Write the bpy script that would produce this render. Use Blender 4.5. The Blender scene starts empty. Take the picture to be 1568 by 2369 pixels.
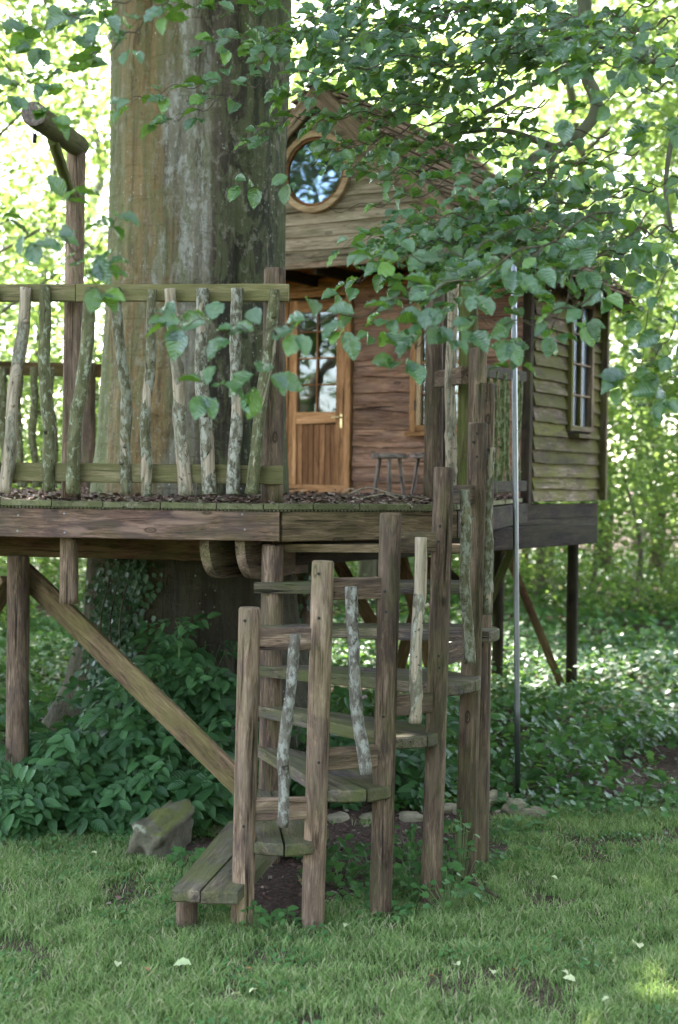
import bpy, math, random
import numpy as np
from mathutils import Vector, Matrix, noise, Euler

random.seed(7)
RNG = np.random.default_rng(7)
S = bpy.context.scene
COL = S.collection
R = math.radians

# ------------------------------------------------------------------ camera
F = 3300.0
EYE = 2.17
cam_d = bpy.data.cameras.new('camera')
cam = bpy.data.objects.new('camera', cam_d)
COL.objects.link(cam)
cam_d.sensor_fit = 'VERTICAL'
cam_d.sensor_height = 36
cam_d.lens = 36 * F / 2369
cam_d.clip_start = 0.1
cam_d.clip_end = 1500
cam_d.dof.use_dof = True
cam_d.dof.focus_distance = 7.6
cam_d.dof.aperture_fstop = 2.0
CR = Matrix.Rotation(R(90 - 1.31), 4, 'X') @ Matrix.Rotation(R(0.7), 4, 'Z')
cam.matrix_world = Matrix.Translation((0, 0, EYE)) @ CR
S.camera = cam

# ------------------------------------------------------------------ world + sun
SUN_EL, SUN_AZ = 50, -10            # azimuth from +Y towards +X
W = bpy.data.worlds.new('World')
S.world = W
W.use_nodes = True
nt = W.node_tree
for n in list(nt.nodes): nt.nodes.remove(n)
sky = nt.nodes.new('ShaderNodeTexSky')
sky.sky_type = 'NISHITA'
sky.sun_disc = False
sky.sun_elevation = R(SUN_EL)
sky.sun_rotation = R(SUN_AZ)
sky.air_density = 1.0
sky.dust_density = 2.0
bg = nt.nodes.new('ShaderNodeBackground')
bg.inputs[1].default_value = 0.15
wo = nt.nodes.new('ShaderNodeOutputWorld')
hs = nt.nodes.new('ShaderNodeHueSaturation')      # thin summer haze takes some of the blue out
hs.inputs['Saturation'].default_value = 0.66
nt.links.new(sky.outputs[0], hs.inputs['Color'])
nt.links.new(hs.outputs[0], bg.inputs[0])
nt.links.new(bg.outputs[0], wo.inputs[0])
sl = bpy.data.lights.new('sun', 'SUN')
sl.energy = 2.9
sl.angle = R(0.5)
sl.color = (1.0, 0.95, 0.86)
so = bpy.data.objects.new('sun', sl)
COL.objects.link(so)
sd = Vector((math.sin(R(SUN_AZ)) * math.cos(R(SUN_EL)), math.cos(R(SUN_AZ)) * math.cos(R(SUN_EL)), math.sin(R(SUN_EL))))
so.rotation_euler = sd.to_track_quat('Z', 'Y').to_euler()
so.location = sd * 60
S.view_settings.view_transform = 'Standard'
S.view_settings.look = 'None'
S.view_settings.gamma = 1
S.view_settings.use_curve_mapping = False
S.view_settings.exposure = 3.85
S.render.engine = 'CYCLES'
cy = S.cycles
cy.max_bounces = 7
cy.diffuse_bounces = 4
cy.glossy_bounces = 3
cy.transmission_bounces = 4
cy.transparent_max_bounces = 8
cy.use_denoising = True
cy.sample_clamp_indirect = 6
cy.caustics_reflective = False
cy.caustics_refractive = False

# ------------------------------------------------------------------ helpers
CR3 = CR.to_3x3()
def at(x, y, d):
    """point on the plane Y=d that a photo pixel (1568 wide) looks at"""
    v = CR3 @ Vector(((x - 784) / F, -(y - 1184.5) / F, -1))
    return Vector((v.x * d / v.y, d, EYE + v.z * d / v.y))
def xat(x, d): return at(x, 1109, d).x

WM = {}
def link(o, M=Matrix(), parent=None):
    COL.objects.link(o)
    WM[o.name] = M.copy()
    if parent is not None:
        o.parent = parent
        o.matrix_basis = WM[parent.name].inverted() @ M
    else:
        o.matrix_basis = M
    return o
def tag(o, label=None, cat=None, group=None, kind=None):
    if label: o['label'] = label
    if cat: o['category'] = cat
    if group: o['group'] = group
    if kind: o['kind'] = kind
    return o
def thing(name, label, cat, loc=(0, 0, 0), group=None):
    o = bpy.data.objects.new(name, None)
    o.empty_display_size = 0.1
    link(o, Matrix.Translation(loc))
    return tag(o, label, cat, group)
def mesh(verts, faces, mat=None, smooth=False):
    m = bpy.data.meshes.new('m')
    m.from_pydata([tuple(v) for v in verts], [], faces)
    if mat: m.materials.append(mat)
    if smooth: m.polygons.foreach_set('use_smooth', [True] * len(m.polygons))
    m.update()
    return m
def obj(name, me, parent=None, M=Matrix(), **kw):
    o = bpy.data.objects.new(name, me)
    me.name = name
    link(o, M, parent)
    tag(o, **kw)
    return o
def frame(z, y=None):
    """rotation whose Z axis is z and Y axis near y"""
    z = Vector(z).normalized()
    y = Vector(y) if y is not None else (Vector((0, 1, 0)) if abs(z.y) < 0.9 else Vector((1, 0, 0)))
    x = y.cross(z).normalized()
    y = z.cross(x)
    return Matrix((x, y, z)).transposed().to_4x4()
def n3(x, y, z): return noise.noise(Vector((x, y, z)))

# ------------------------------------------------------------------ materials
def newmat(name):
    m = bpy.data.materials.new(name)
    m.use_nodes = True
    t = m.node_tree
    for n in list(t.nodes): t.nodes.remove(n)
    return m, t
def nd(t, typ, inp=None, **props):
    n = t.nodes.new(typ)
    for k, v in props.items(): setattr(n, k, v)
    if inp:
        for k, v in inp.items():
            if hasattr(v, 'default_value') or isinstance(v, bpy.types.NodeSocket): t.links.new(v, n.inputs[k])
            else: n.inputs[k].default_value = v
    return n
def c4(c): return (c[0], c[1], c[2], 1)
def ramp(t, fac, stops, interp='LINEAR'):
    n = nd(t, 'ShaderNodeValToRGB', {'Fac': fac})
    cr = n.color_ramp
    cr.interpolation = interp
    while len(cr.elements) < len(stops): cr.elements.new(0.5)
    for e, (p, c) in zip(cr.elements, stops):
        e.position = p
        e.color = c4(c) if not isinstance(c, (int, float)) else (c, c, c, 1)
    return n.outputs['Color']
def mixc(t, fac, a, b, blend='MIX'):
    n = nd(t, 'ShaderNodeMix', data_type='RGBA', blend_type=blend)
    for s, v in ((0, fac), (6, a), (7, b)):
        if isinstance(v, bpy.types.NodeSocket): t.links.new(v, n.inputs[s])
        else: n.inputs[s].default_value = v if isinstance(v, (int, float)) else c4(v)
    return n.outputs[2]
def math_(t, op, a, b=0.0):
    n = nd(t, 'ShaderNodeMath', operation=op)
    for s, v in ((0, a), (1, b)):
        if isinstance(v, bpy.types.NodeSocket): t.links.new(v, n.inputs[s])
        else: n.inputs[s].default_value = v
    return n.outputs[0]
def coords(t, scale=(1, 1, 1), rnd=True, kind='Object'):
    tc = nd(t, 'ShaderNodeTexCoord')
    v = tc.outputs[kind]
    if rnd:
        oi = nd(t, 'ShaderNodeObjectInfo')
        m = nd(t, 'ShaderNodeVectorMath', {0: oi.outputs['Random'], 1: (37.0, 91.0, 53.0)}, operation='MULTIPLY')
        v = nd(t, 'ShaderNodeVectorMath', {0: v, 1: m.outputs[0]}, operation='ADD').outputs[0]
    return nd(t, 'ShaderNodeMapping', {'Vector': v, 'Scale': scale}).outputs[0]
def noi(t, vec, scale, detail=4, rough=0.55, dist=0.0):
    return nd(t, 'ShaderNodeTexNoise', {'Vector': vec, 'Scale': scale, 'Detail': detail, 'Roughness': rough, 'Distortion': dist}).outputs['Fac']
def finish(t, color, rough=0.8, height=None, bump=0.3, dist=0.01, spec=0.3, metal=0.0):
    p = nd(t, 'ShaderNodeBsdfPrincipled', {'Base Color': color if isinstance(color, bpy.types.NodeSocket) else c4(color), 'Roughness': rough, 'Metallic': metal, 'Specular IOR Level': spec})
    if height is not None:
        b = nd(t, 'ShaderNodeBump', {'Height': height, 'Strength': bump, 'Distance': dist})
        t.links.new(b.outputs[0], p.inputs['Normal'])
    o = nd(t, 'ShaderNodeOutputMaterial', {'Surface': p.outputs[0]})
    return p

def wood(name, dark, mid, light, green=0.0, gcol=(0.09, 0.12, 0.035), stain=0.5, gs=1.0, scol=None, knots=True, gpos=0.5, pale=0.25):
    m, t = newmat(name)
    co = coords(t, (1, 1, 0.085))
    big = noi(t, coords(t, (1, 1, 0.10)), 13 * gs, 3, 0.6, 0.6)
    g1 = noi(t, co, 55 * gs, 6, 0.72, 1.4)
    fac = math_(t, 'ADD', math_(t, 'MULTIPLY', g1, 0.6), math_(t, 'MULTIPLY', big, 0.4))
    col = ramp(t, fac, [(0.38, tuple(c * 0.7 for c in dark)), (0.50, mid), (0.62, tuple(c * 1.12 for c in light))])
    crack = ramp(t, noi(t, coords(t, (1, 1, 0.03)), 34 * gs, 3, 0.5, 0.4), [(0.31, 0.15), (0.36, 1.0)])
    col = mixc(t, 1.0, col, crack, 'MULTIPLY')
    st = ramp(t, noi(t, coords(t, (1, 1, 0.35)), 8, 5, 0.65, 0.6), [(0.47, 0.0), (0.54, 1.0)])
    col = mixc(t, math_(t, 'MULTIPLY', st, stain), col, scol or tuple(c * 0.45 for c in mid))
    pl = ramp(t, noi(t, coords(t, (1, 1, 0.2)), 12, 3, 0.5, 0.6), [(0.56, 0.0), (0.66, 1.0)])
    col = mixc(t, math_(t, 'MULTIPLY', pl, pale), col, tuple(min(1, c * 1.25) for c in light))
    h = g1
    if knots:
        vv = nd(t, 'ShaderNodeTexVoronoi', {'Vector': coords(t, (1, 1, 0.42)), 'Scale': 7.5, 'Randomness': 1.0})
        k = ramp(t, vv.outputs['Distance'], [(0.04, 0.55), (0.07, 0.3), (0.09, 1.0), (0.14, 0.0)])
        col = mixc(t, math_(t, 'MULTIPLY', k, 0.85), col, tuple(c * 0.4 for c in dark))
    if green > 0:
        gn = noi(t, coords(t, (1, 1, 0.5)), 5, 5, 0.7)
        gf = ramp(t, gn, [(gpos - 0.1, 0.0), (gpos + 0.12, 1.0)])
        col = mixc(t, math_(t, 'MULTIPLY', gf, green), col, gcol)
    # slight overall change of tone from piece to piece
    oi = nd(t, 'ShaderNodeObjectInfo')
    col = mixc(t, 1.0, col, (1.13, 0.96, 0.85), 'MULTIPLY')
    hv = nd(t, 'ShaderNodeHueSaturation', {'Color': col, 'Value': math_(t, 'ADD', math_(t, 'MULTIPLY', oi.outputs['Random'], 0.4), 0.8), 'Saturation': 1.0})
    hh = math_(t, 'ADD', h, math_(t, 'MULTIPLY', crack, 0.8))
    finish(t, hv.outputs[0], 0.85, hh, 0.8, 0.008, 0.12)
    return m

M_post = wood('post_wood', (0.040, 0.030, 0.022), (0.098, 0.076, 0.058), (0.19, 0.155, 0.122), green=0.4, stain=0.55, scol=(0.050, 0.042, 0.040), gpos=0.58)
M_postpale = wood('pale_post_wood', (0.055, 0.040, 0.029), (0.155, 0.120, 0.090), (0.27, 0.225, 0.18), green=0.35, stain=0.45, scol=(0.075, 0.062, 0.058), gpos=0.6)
M_postgreen = wood('mossy_post_wood', (0.030, 0.028, 0.014), (0.075, 0.072, 0.034), (0.15, 0.14, 0.085), green=0.7, stain=0.4, gcol=(0.075, 0.105, 0.03), gpos=0.46)
M_tread = wood('tread_wood', (0.030, 0.026, 0.023), (0.075, 0.067, 0.055), (0.15, 0.135, 0.11), green=0.75, stain=0.5, gcol=(0.065, 0.085, 0.03), scol=(0.055, 0.055, 0.07), gpos=0.48)
M_rim = wood('rim_wood', (0.05, 0.032, 0.026), (0.135, 0.092, 0.074), (0.27, 0.20, 0.165), green=0.25, stain=0.65, scol=(0.075, 0.058, 0.060), pale=0.5)
M_rimg = wood('mossy_rim_wood', (0.05, 0.035, 0.025), (0.135, 0.102, 0.070), (0.26, 0.205, 0.15), green=0.2, stain=0.3, gpos=0.45)
M_railg = wood('green_rail_wood', (0.07, 0.065, 0.035), (0.16, 0.15, 0.085), (0.27, 0.25, 0.17), green=0.8, stain=0.35, gcol=(0.115, 0.125, 0.055), gpos=0.45)
M_edge = wood('deck_edge_wood', (0.055, 0.055, 0.035), (0.13, 0.14, 0.09), (0.24, 0.25, 0.18), green=0.7, stain=0.4, gcol=(0.10, 0.12, 0.055), gpos=0.44)
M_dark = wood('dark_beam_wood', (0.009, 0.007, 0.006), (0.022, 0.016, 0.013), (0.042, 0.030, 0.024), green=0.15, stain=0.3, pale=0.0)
M_beam = wood('brown_beam_wood', (0.035, 0.019, 0.012), (0.085, 0.050, 0.030), (0.15, 0.095, 0.06), green=0.35, stain=0.3)
M_brace = wood('brace_wood', (0.045, 0.032, 0.022), (0.11, 0.082, 0.053), (0.20, 0.155, 0.105), green=0.6, stain=0.25, gcol=(0.13, 0.135, 0.05), gpos=0.5)
M_wall = wood('cladding_wood', (0.06, 0.031, 0.021), (0.17, 0.10, 0.070), (0.29, 0.19, 0.14), green=0.1, stain=0.35, scol=(0.14, 0.10, 0.10), gs=0.7)
M_wallg = wood('mossy_cladding_wood', (0.025, 0.020, 0.015), (0.080, 0.066, 0.050), (0.18, 0.16, 0.135), green=0.85, stain=0.5, gcol=(0.075, 0.085, 0.012), gs=0.7, gpos=0.47)
M_gable = wood('gable_wood', (0.11, 0.09, 0.065), (0.215, 0.195, 0.15), (0.34, 0.315, 0.265), green=0.2, stain=0.12, gs=0.7, scol=(0.2, 0.17, 0.13), pale=0.1)
M_door = wood('joinery_wood', (0.16, 0.088, 0.040), (0.28, 0.16, 0.076), (0.38, 0.235, 0.13), stain=0.12, gs=0.8, knots=False, pale=0.08)
M_doorpanel = wood('door_panel_wood', (0.10, 0.050, 0.024), (0.175, 0.092, 0.045), (0.25, 0.145, 0.075), stain=0.2, gs=0.9, knots=False, pale=0.1)
M_ring = wood('round_frame_wood', (0.24, 0.18, 0.11), (0.36, 0.28, 0.18), (0.47, 0.38, 0.26), stain=0.08, knots=False, pale=0.1)
M_soffit = wood('soffit_wood', (0.16, 0.065, 0.02), (0.36, 0.16, 0.05), (0.50, 0.26, 0.09), stain=0.3, pale=0.1)
M_roof = wood('roof_wood', (0.05, 0.038, 0.03), (0.15, 0.115, 0.085), (0.26, 0.21, 0.16), green=0.2, stain=0.4)
M_barge = wood('barge_wood', (0.10, 0.075, 0.055), (0.19, 0.15, 0.115), (0.30, 0.25, 0.20), green=0.2, stain=0.3)
M_twig = wood('twig_bark', (0.025, 0.02, 0.016), (0.05, 0.042, 0.034), (0.10, 0.09, 0.075), green=0.2, stain=0.2, knots=False)
M_stool = wood('stool_wood', (0.07, 0.06, 0.055), (0.14, 0.125, 0.12), (0.24, 0.22, 0.21), stain=0.3)

def barkstick(name, base, light, lichen, amount, peel=0.3):
    m, t = newmat(name)
    a = noi(t, coords(t, (1, 1, 0.3)), 30, 5, 0.65, 0.5)
    col = ramp(t, a, [(0.3, tuple(c * 0.6 for c in base)), (0.5, base), (0.7, light)])
    l = noi(t, coords(t, (1, 1, 0.6)), 32, 6, 0.65, 0.3)
    lf = ramp(t, l, [(0.58 - amount * 0.25, 0.0), (0.70 - amount * 0.25, 1.0)])
    col = mixc(t, lf, col, lichen)
    p = noi(t, coords(t, (1, 1, 0.28)), 6, 3, 0.5, 1.5)
    pf = ramp(t, p, [(0.72 - peel * 0.33, 0.0), (0.735 - peel * 0.33, 1.0)])
    pc = ramp(t, noi(t, coords(t, (1, 1, 0.05)), 70, 4), [(0.3, (0.17, 0.125, 0.08)), (0.65, (0.37, 0.30, 0.22))])
    col = mixc(t, pf, col, pc)
    cr = ramp(t, noi(t, coords(t, (1, 1, 0.7)), 16, 4, 0.6, 2.5), [(0.33, 0.3), (0.37, 1.0)])
    col = mixc(t, 1.0, col, cr, 'MULTIPLY')
    hh = math_(t, 'SUBTRACT', math_(t, 'ADD', math_(t, 'MULTIPLY', a, 0.5), math_(t, 'MULTIPLY', lf, 0.25)), math_(t, 'MULTIPLY', pf, 0.8))
    finish(t, col, 0.85, hh, 0.8, 0.006, 0.2)
    return m
M_st = [barkstick('lichen_bark', (0.09, 0.08, 0.042), (0.18, 0.165, 0.10), (0.22, 0.215, 0.165), 0.4, 0.35),
        barkstick('green_bark', (0.085, 0.08, 0.036), (0.16, 0.15, 0.08), (0.25, 0.26, 0.18), 0.15, 0.12),
        barkstick('birch_bark', (0.09, 0.078, 0.05), (0.20, 0.18, 0.13), (0.28, 0.265, 0.215), 0.5, 0.4),
        barkstick('peeled_bark', (0.14, 0.12, 0.08), (0.27, 0.24, 0.17), (0.28, 0.27, 0.21), 0.3, 0.75),
        barkstick('grey_bark', (0.095, 0.080, 0.062), (0.17, 0.15, 0.12), (0.25, 0.24, 0.205), 0.45, 0.15)]

# trunk bark: smooth grey beech with orange-brown, green and dark water stains in their own places; shade is painted into the dark right side
def trunk_material():
    m, t = newmat('beech_bark')
    tc = nd(t, 'ShaderNodeTexCoord')
    sx = nd(t, 'ShaderNodeSeparateXYZ', {0: tc.outputs['Object']})
    wob = noi(t, coords(t, (1, 1, 0.22), rnd=False), 3.4, 8, 0.68, 0.6)
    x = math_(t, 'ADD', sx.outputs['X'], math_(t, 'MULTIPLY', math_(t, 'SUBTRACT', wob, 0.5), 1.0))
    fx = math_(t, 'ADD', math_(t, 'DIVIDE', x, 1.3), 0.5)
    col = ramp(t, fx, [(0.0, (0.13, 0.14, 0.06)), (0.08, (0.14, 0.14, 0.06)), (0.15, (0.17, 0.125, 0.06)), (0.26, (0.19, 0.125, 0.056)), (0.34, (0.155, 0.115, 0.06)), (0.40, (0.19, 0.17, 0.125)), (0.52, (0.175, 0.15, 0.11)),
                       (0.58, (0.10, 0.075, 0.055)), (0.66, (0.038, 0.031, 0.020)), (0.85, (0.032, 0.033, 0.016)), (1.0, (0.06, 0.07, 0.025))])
    st = noi(t, coords(t, (1, 1, 0.05), rnd=False), 16, 6, 0.65, 0.6)
    col = mixc(t, 0.85, col, ramp(t, st, [(0.3, 0.45), (0.5, 0.95), (0.7, 1.35)]), 'MULTIPLY')
    pt = ramp(t, noi(t, coords(t, (1, 1, 0.35), rnd=False), 7, 7, 0.7, 0.8), [(0.485, 0.0), (0.545, 1.0)])
    col = mixc(t, math_(t, 'MULTIPLY', pt, 0.5), col, (0.12, 0.125, 0.055))
    dk = ramp(t, noi(t, coords(t, (1, 1, 0.16), rnd=False), 11, 7, 0.72, 0.4), [(0.37, 1.0), (0.42, 0.0)])
    col = mixc(t, math_(t, 'MULTIPLY', dk, 0.6), col, (0.05, 0.038, 0.025))
    wr = ramp(t, noi(t, coords(t, (0.45, 0.45, 2.2), rnd=False), 7, 5, 0.6, 1.2), [(0.30, 1.0), (0.335, 0.0)])
    col = mixc(t, math_(t, 'MULTIPLY', wr, 0.7), col, (0.045, 0.035, 0.022))
    pg = ramp(t, noi(t, coords(t, (1, 1, 0.6), rnd=False), 18, 6, 0.7, 0.3), [(0.56, 0.0), (0.60, 1.0)])
    col = mixc(t, math_(t, 'MULTIPLY', pg, 0.45), col, (0.24, 0.215, 0.16))
    deck_shade = ramp(t, math_(t, 'ADD', math_(t, 'MULTIPLY', sx.outputs['Z'], 0.25), math_(t, 'MULTIPLY', wob, 0.2)), [(0.50, 1.0), (0.66, 0.0)])  # darker lower bark: the shade under the deck painted into the colour
    col = mixc(t, math_(t, 'MULTIPLY', deck_shade, 0.8), col, mixc(t, st, (0.018, 0.014, 0.010), (0.055, 0.044, 0.026)))
    # white crust down the middle
    wx = ramp(t, fx, [(0.33, 0.0), (0.41, 1.0), (0.47, 1.0), (0.56, 0.0)])
    wc = ramp(t, noi(t, coords(t, (1, 1, 0.45), rnd=False), 14, 9, 0.8), [(0.50, 0.0), (0.55, 1.0)])
    zlo = ramp(t, math_(t, 'MULTIPLY', sx.outputs['Z'], 0.1), [(0.26, 0.0), (0.36, 1.0)])
    col = mixc(t, math_(t, 'MULTIPLY', math_(t, 'MULTIPLY', wx, wc), math_(t, 'MULTIPLY', zlo, 0.7)), col, (0.36, 0.34, 0.30))
    # lichen specks
    sp = nd(t, 'ShaderNodeTexVoronoi', {'Vector': coords(t, (1, 1, 0.75), rnd=False), 'Scale': 26.0})
    spf = ramp(t, sp.outputs['Distance'], [(0.10, 1.0), (0.17, 0.0)])
    spm = ramp(t, noi(t, coords(t, (1, 1, 0.5), rnd=False), 4, 4), [(0.5, 0.0), (0.6, 1.0)])
    col = mixc(t, math_(t, 'MULTIPLY', spf, math_(t, 'MULTIPLY', spm, 0.75)), col, (0.40, 0.41, 0.33))
    h = math_(t, 'ADD', math_(t, 'MULTIPLY', st, 0.9), math_(t, 'MULTIPLY', noi(t, coords(t, (1, 1, 0.4), rnd=False), 22, 6, 0.7), 0.6))
    h = math_(t, 'ADD', h, math_(t, 'MULTIPLY', noi(t, coords(t, (0.35, 0.35, 1.3), rnd=False), 9, 5, 0.6, 1.0), 0.6))
    finish(t, col, 0.85, h, 1.0, 0.06, 0.2)
    return m
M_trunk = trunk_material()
def bark_simple(name, a, b):
    m, t = newmat(name)
    col = ramp(t, noi(t, coords(t, (1, 1, 0.25)), 9, 6, 0.65), [(0.3, a), (0.7, b)])
    finish(t, col, 0.9, noi(t, coords(t, (1, 1, 0.2)), 30, 4), 0.6, 0.02, 0.2)
    return m
M_bgbark = bark_simple('forest_bark', (0.06, 0.055, 0.035), (0.18, 0.16, 0.11))
M_limb = bark_simple('limb_bark', (0.06, 0.065, 0.035), (0.16, 0.15, 0.10))

def leafmat(name, c0, c1, tr, fac=0.4, rough=0.45, spec=0.5, veins=False, hue=0.0, yellow=None):
    m, t = newmat(name)
    oi = nd(t, 'ShaderNodeObjectInfo')
    ge = nd(t, 'ShaderNodeNewGeometry')
    r = math_(t, 'FRACT', math_(t, 'ADD', oi.outputs['Random'], ge.outputs['Random Per Island']))
    col = ramp(t, r, [(0.0, c0), (1.0, c1)])
    r2 = math_(t, 'FRACT', math_(t, 'MULTIPLY', r, 7.31))
    if yellow:
        col = mixc(t, ramp(t, r2, [(0.86, 0.0), (0.90, 1.0)]), col, yellow)
    p = nd(t, 'ShaderNodeBsdfPrincipled', {'Roughness': rough, 'Specular IOR Level': spec})
    if veins:
        uv = nd(t, 'ShaderNodeUVMap')
        sp = nd(t, 'ShaderNodeSeparateXYZ', {0: uv.outputs[0]})
        au = math_(t, 'ABSOLUTE', math_(t, 'SUBTRACT', sp.outputs[0], 0.5))
        ph = math_(t, 'SUBTRACT', math_(t, 'MULTIPLY', sp.outputs[1], 8.0), math_(t, 'MULTIPLY', au, 7.0))
        w = math_(t, 'SINE', math_(t, 'MULTIPLY', ph, 6.283))
        vein = ramp(t, math_(t, 'ADD', math_(t, 'MULTIPLY', w, 0.5), 0.5), [(0.75, 0.0), (1.0, 1.0)])
        mid = ramp(t, au, [(0.0, 1.0), (0.035, 0.0)])
        vv = math_(t, 'MAXIMUM', math_(t, 'MULTIPLY', vein, 0.45), mid)
        col = mixc(t, math_(t, 'MULTIPLY', vv, 0.22), col, (0.14, 0.22, 0.08))
        b = nd(t, 'ShaderNodeBump', {'Height': math_(t, 'MULTIPLY', w, 0.5), 'Strength': 0.6, 'Distance': 0.003})
        t.links.new(b.outputs[0], p.inputs['Normal'])
    t.links.new(col, p.inputs['Base Color'])
    tl = nd(t, 'ShaderNodeBsdfTranslucent', {'Color': c4(tr)})
    tcol = mixc(t, 0.5, col, tr, 'MIX')
    t.links.new(mixc(t, 0.65, col, tr), tl.inputs['Color'])
    mx = nd(t, 'ShaderNodeMixShader', {0: fac, 1: p.outputs[0], 2: tl.outputs[0]})
    nd(t, 'ShaderNodeOutputMaterial', {'Surface': mx.outputs[0]})
    return m
L_bough = leafmat('beech_leaf', (0.012, 0.046, 0.018), (0.036, 0.100, 0.034), (0.24, 0.44, 0.03), 0.32, 0.24, 1.0, veins=True, yellow=(0.08, 0.17, 0.02))
L_bg = leafmat('woodland_leaf', (0.060, 0.125, 0.030), (0.13, 0.21, 0.055), (0.38, 0.52, 0.11), 0.5, 0.45, 0.4)
L_bgd = leafmat('dense_woodland_leaf', (0.025, 0.075, 0.018), (0.06, 0.13, 0.03), (0.22, 0.36, 0.05), 0.42, 0.45, 0.4)
L_far = leafmat('hazy_far_leaf', (0.10, 0.17, 0.055), (0.18, 0.26, 0.09), (0.42, 0.56, 0.16), 0.5, 0.6, 0.3)  # colour paled to put distance haze into the leaves
L_canopy = leafmat('canopy_leaf', (0.025, 0.075, 0.018), (0.06, 0.12, 0.03), (0.14, 0.26, 0.04), 0.35, 0.45, 0.4)
L_elder = leafmat('elder_leaf', (0.014, 0.050, 0.016), (0.052, 0.135, 0.040), (0.14, 0.28, 0.04), 0.3, 0.5, 0.4, veins=True)
L_ivy = leafmat('ivy_leaf', (0.015, 0.045, 0.016), (0.06, 0.115, 0.045), (0.08, 0.15, 0.03), 0.15, 0.4, 0.5)
L_cover = leafmat('cover_leaf', (0.018, 0.065, 0.016), (0.052, 0.135, 0.028), (0.20, 0.36, 0.05), 0.38, 0.45, 0.4)
L_weed = leafmat('weed_leaf', (0.035, 0.10, 0.03), (0.08, 0.18, 0.05), (0.2, 0.36, 0.06), 0.35, 0.5, 0.3)
L_grass = leafmat('grass_blade', (0.066, 0.132, 0.040), (0.24, 0.325, 0.12), (0.25, 0.38, 0.09), 0.32, 0.6, 0.15, yellow=(0.42, 0.37, 0.24))
L_pale = leafmat('fallen_leaf_pale', (0.42, 0.48, 0.26), (0.55, 0.55, 0.32), (0.5, 0.5, 0.2), 0.2, 0.5, 0.3)
L_brown = leafmat('fallen_leaf_brown', (0.30, 0.12, 0.05), (0.40, 0.22, 0.12), (0.3, 0.2, 0.1), 0.1, 0.6, 0.3)

def flat(name, col, rough=0.6, metal=0.0, spec=0.5, nscale=20, var=0.25, bump=0.2):
    m, t = newmat(name)
    n = noi(t, coords(t), nscale, 5, 0.65)
    c = ramp(t, n, [(0.3, tuple(max(0, x * (1 - var)) for x in col)), (0.7, tuple(min(1, x * (1 + var)) for x in col))])
    finish(t, c, rough, n, bump, 0.004, spec, metal)
    return m
M_steel = flat('brushed_steel', (0.20, 0.21, 0.235), 0.33, 1.0, nscale=6, var=0.15, bump=0.03)
M_iron = flat('dark_iron', (0.04, 0.035, 0.03), 0.5, 0.8)
M_brass = flat('brass', (0.55, 0.42, 0.22), 0.35, 1.0)
M_mulch = flat('bark_mulch', (0.10, 0.055, 0.045), 0.9, var=0.6)
M_void = flat('dark_interior_backing', (0.05, 0.045, 0.04), 0.9)
def glassmat(name, fac, tint):
    m, t = newmat(name)
    g = nd(t, 'ShaderNodeBsdfGlossy', {'Roughness': 0.25 if name.startswith('side') else 0.015, 'Color': c4(tint)})
    b = nd(t, 'ShaderNodeBump', {'Height': noi(t, coords(t), 3, 1), 'Strength': 0.08, 'Distance': 0.02})
    t.links.new(b.outputs[0], g.inputs['Normal'])
    tr = nd(t, 'ShaderNodeBsdfTransparent', {'Color': (0.85, 0.88, 0.9, 1)})
    mx = nd(t, 'ShaderNodeMixShader', {0: fac, 1: tr.outputs[0], 2: g.outputs[0]})
    nd(t, 'ShaderNodeOutputMaterial', {'Surface': mx.outputs[0]})
    return m
M_glass = glassmat('window_glass', 0.07, (0.9, 0.95, 1.0))
M_glasss = glassmat('side_window_glass', 0.05, (0.75, 0.85, 1.0))
M_glassr = glassmat('round_window_glass', 0.30, (0.50, 0.70, 1.0))
def stone_material(name, a, b, moss=0.5):
    m, t = newmat(name)
    n = noi(t, coords(t), 9, 8, 0.7)
    col = ramp(t, n, [(0.3, a), (0.7, b)])
    tc = nd(t, 'ShaderNodeNewGeometry')
    up = nd(t, 'ShaderNodeSeparateXYZ', {0: tc.outputs['Normal']}).outputs[2]
    mf = math_(t, 'MULTIPLY', ramp(t, noi(t, coords(t), 6, 5, 0.7), [(0.45, 0.0), (0.55, 1.0)]), ramp(t, up, [(0.3, 0.0), (0.7, 1.0)]))
    col = mixc(t, math_(t, 'MULTIPLY', mf, moss), col, (0.085, 0.09, 0.022))
    col = mixc(t, ramp(t, noi(t, coords(t), 5, 4, 0.6), [(0.64, 0.0), (0.68, 1.0)]), col, (0.24, 0.24, 0.17))
    finish(t, col, 0.9, math_(t, 'ADD', n, math_(t, 'MULTIPLY', noi(t, coords(t), 60, 4), 0.3)), 0.9, 0.02, 0.2)
    return m
M_stone = stone_material('edging_stone', (0.16, 0.13, 0.09), (0.36, 0.31, 0.22), 0.35)
M_boulder = stone_material('boulder_stone', (0.045, 0.040, 0.026), (0.14, 0.125, 0.085), 0.85)

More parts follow.
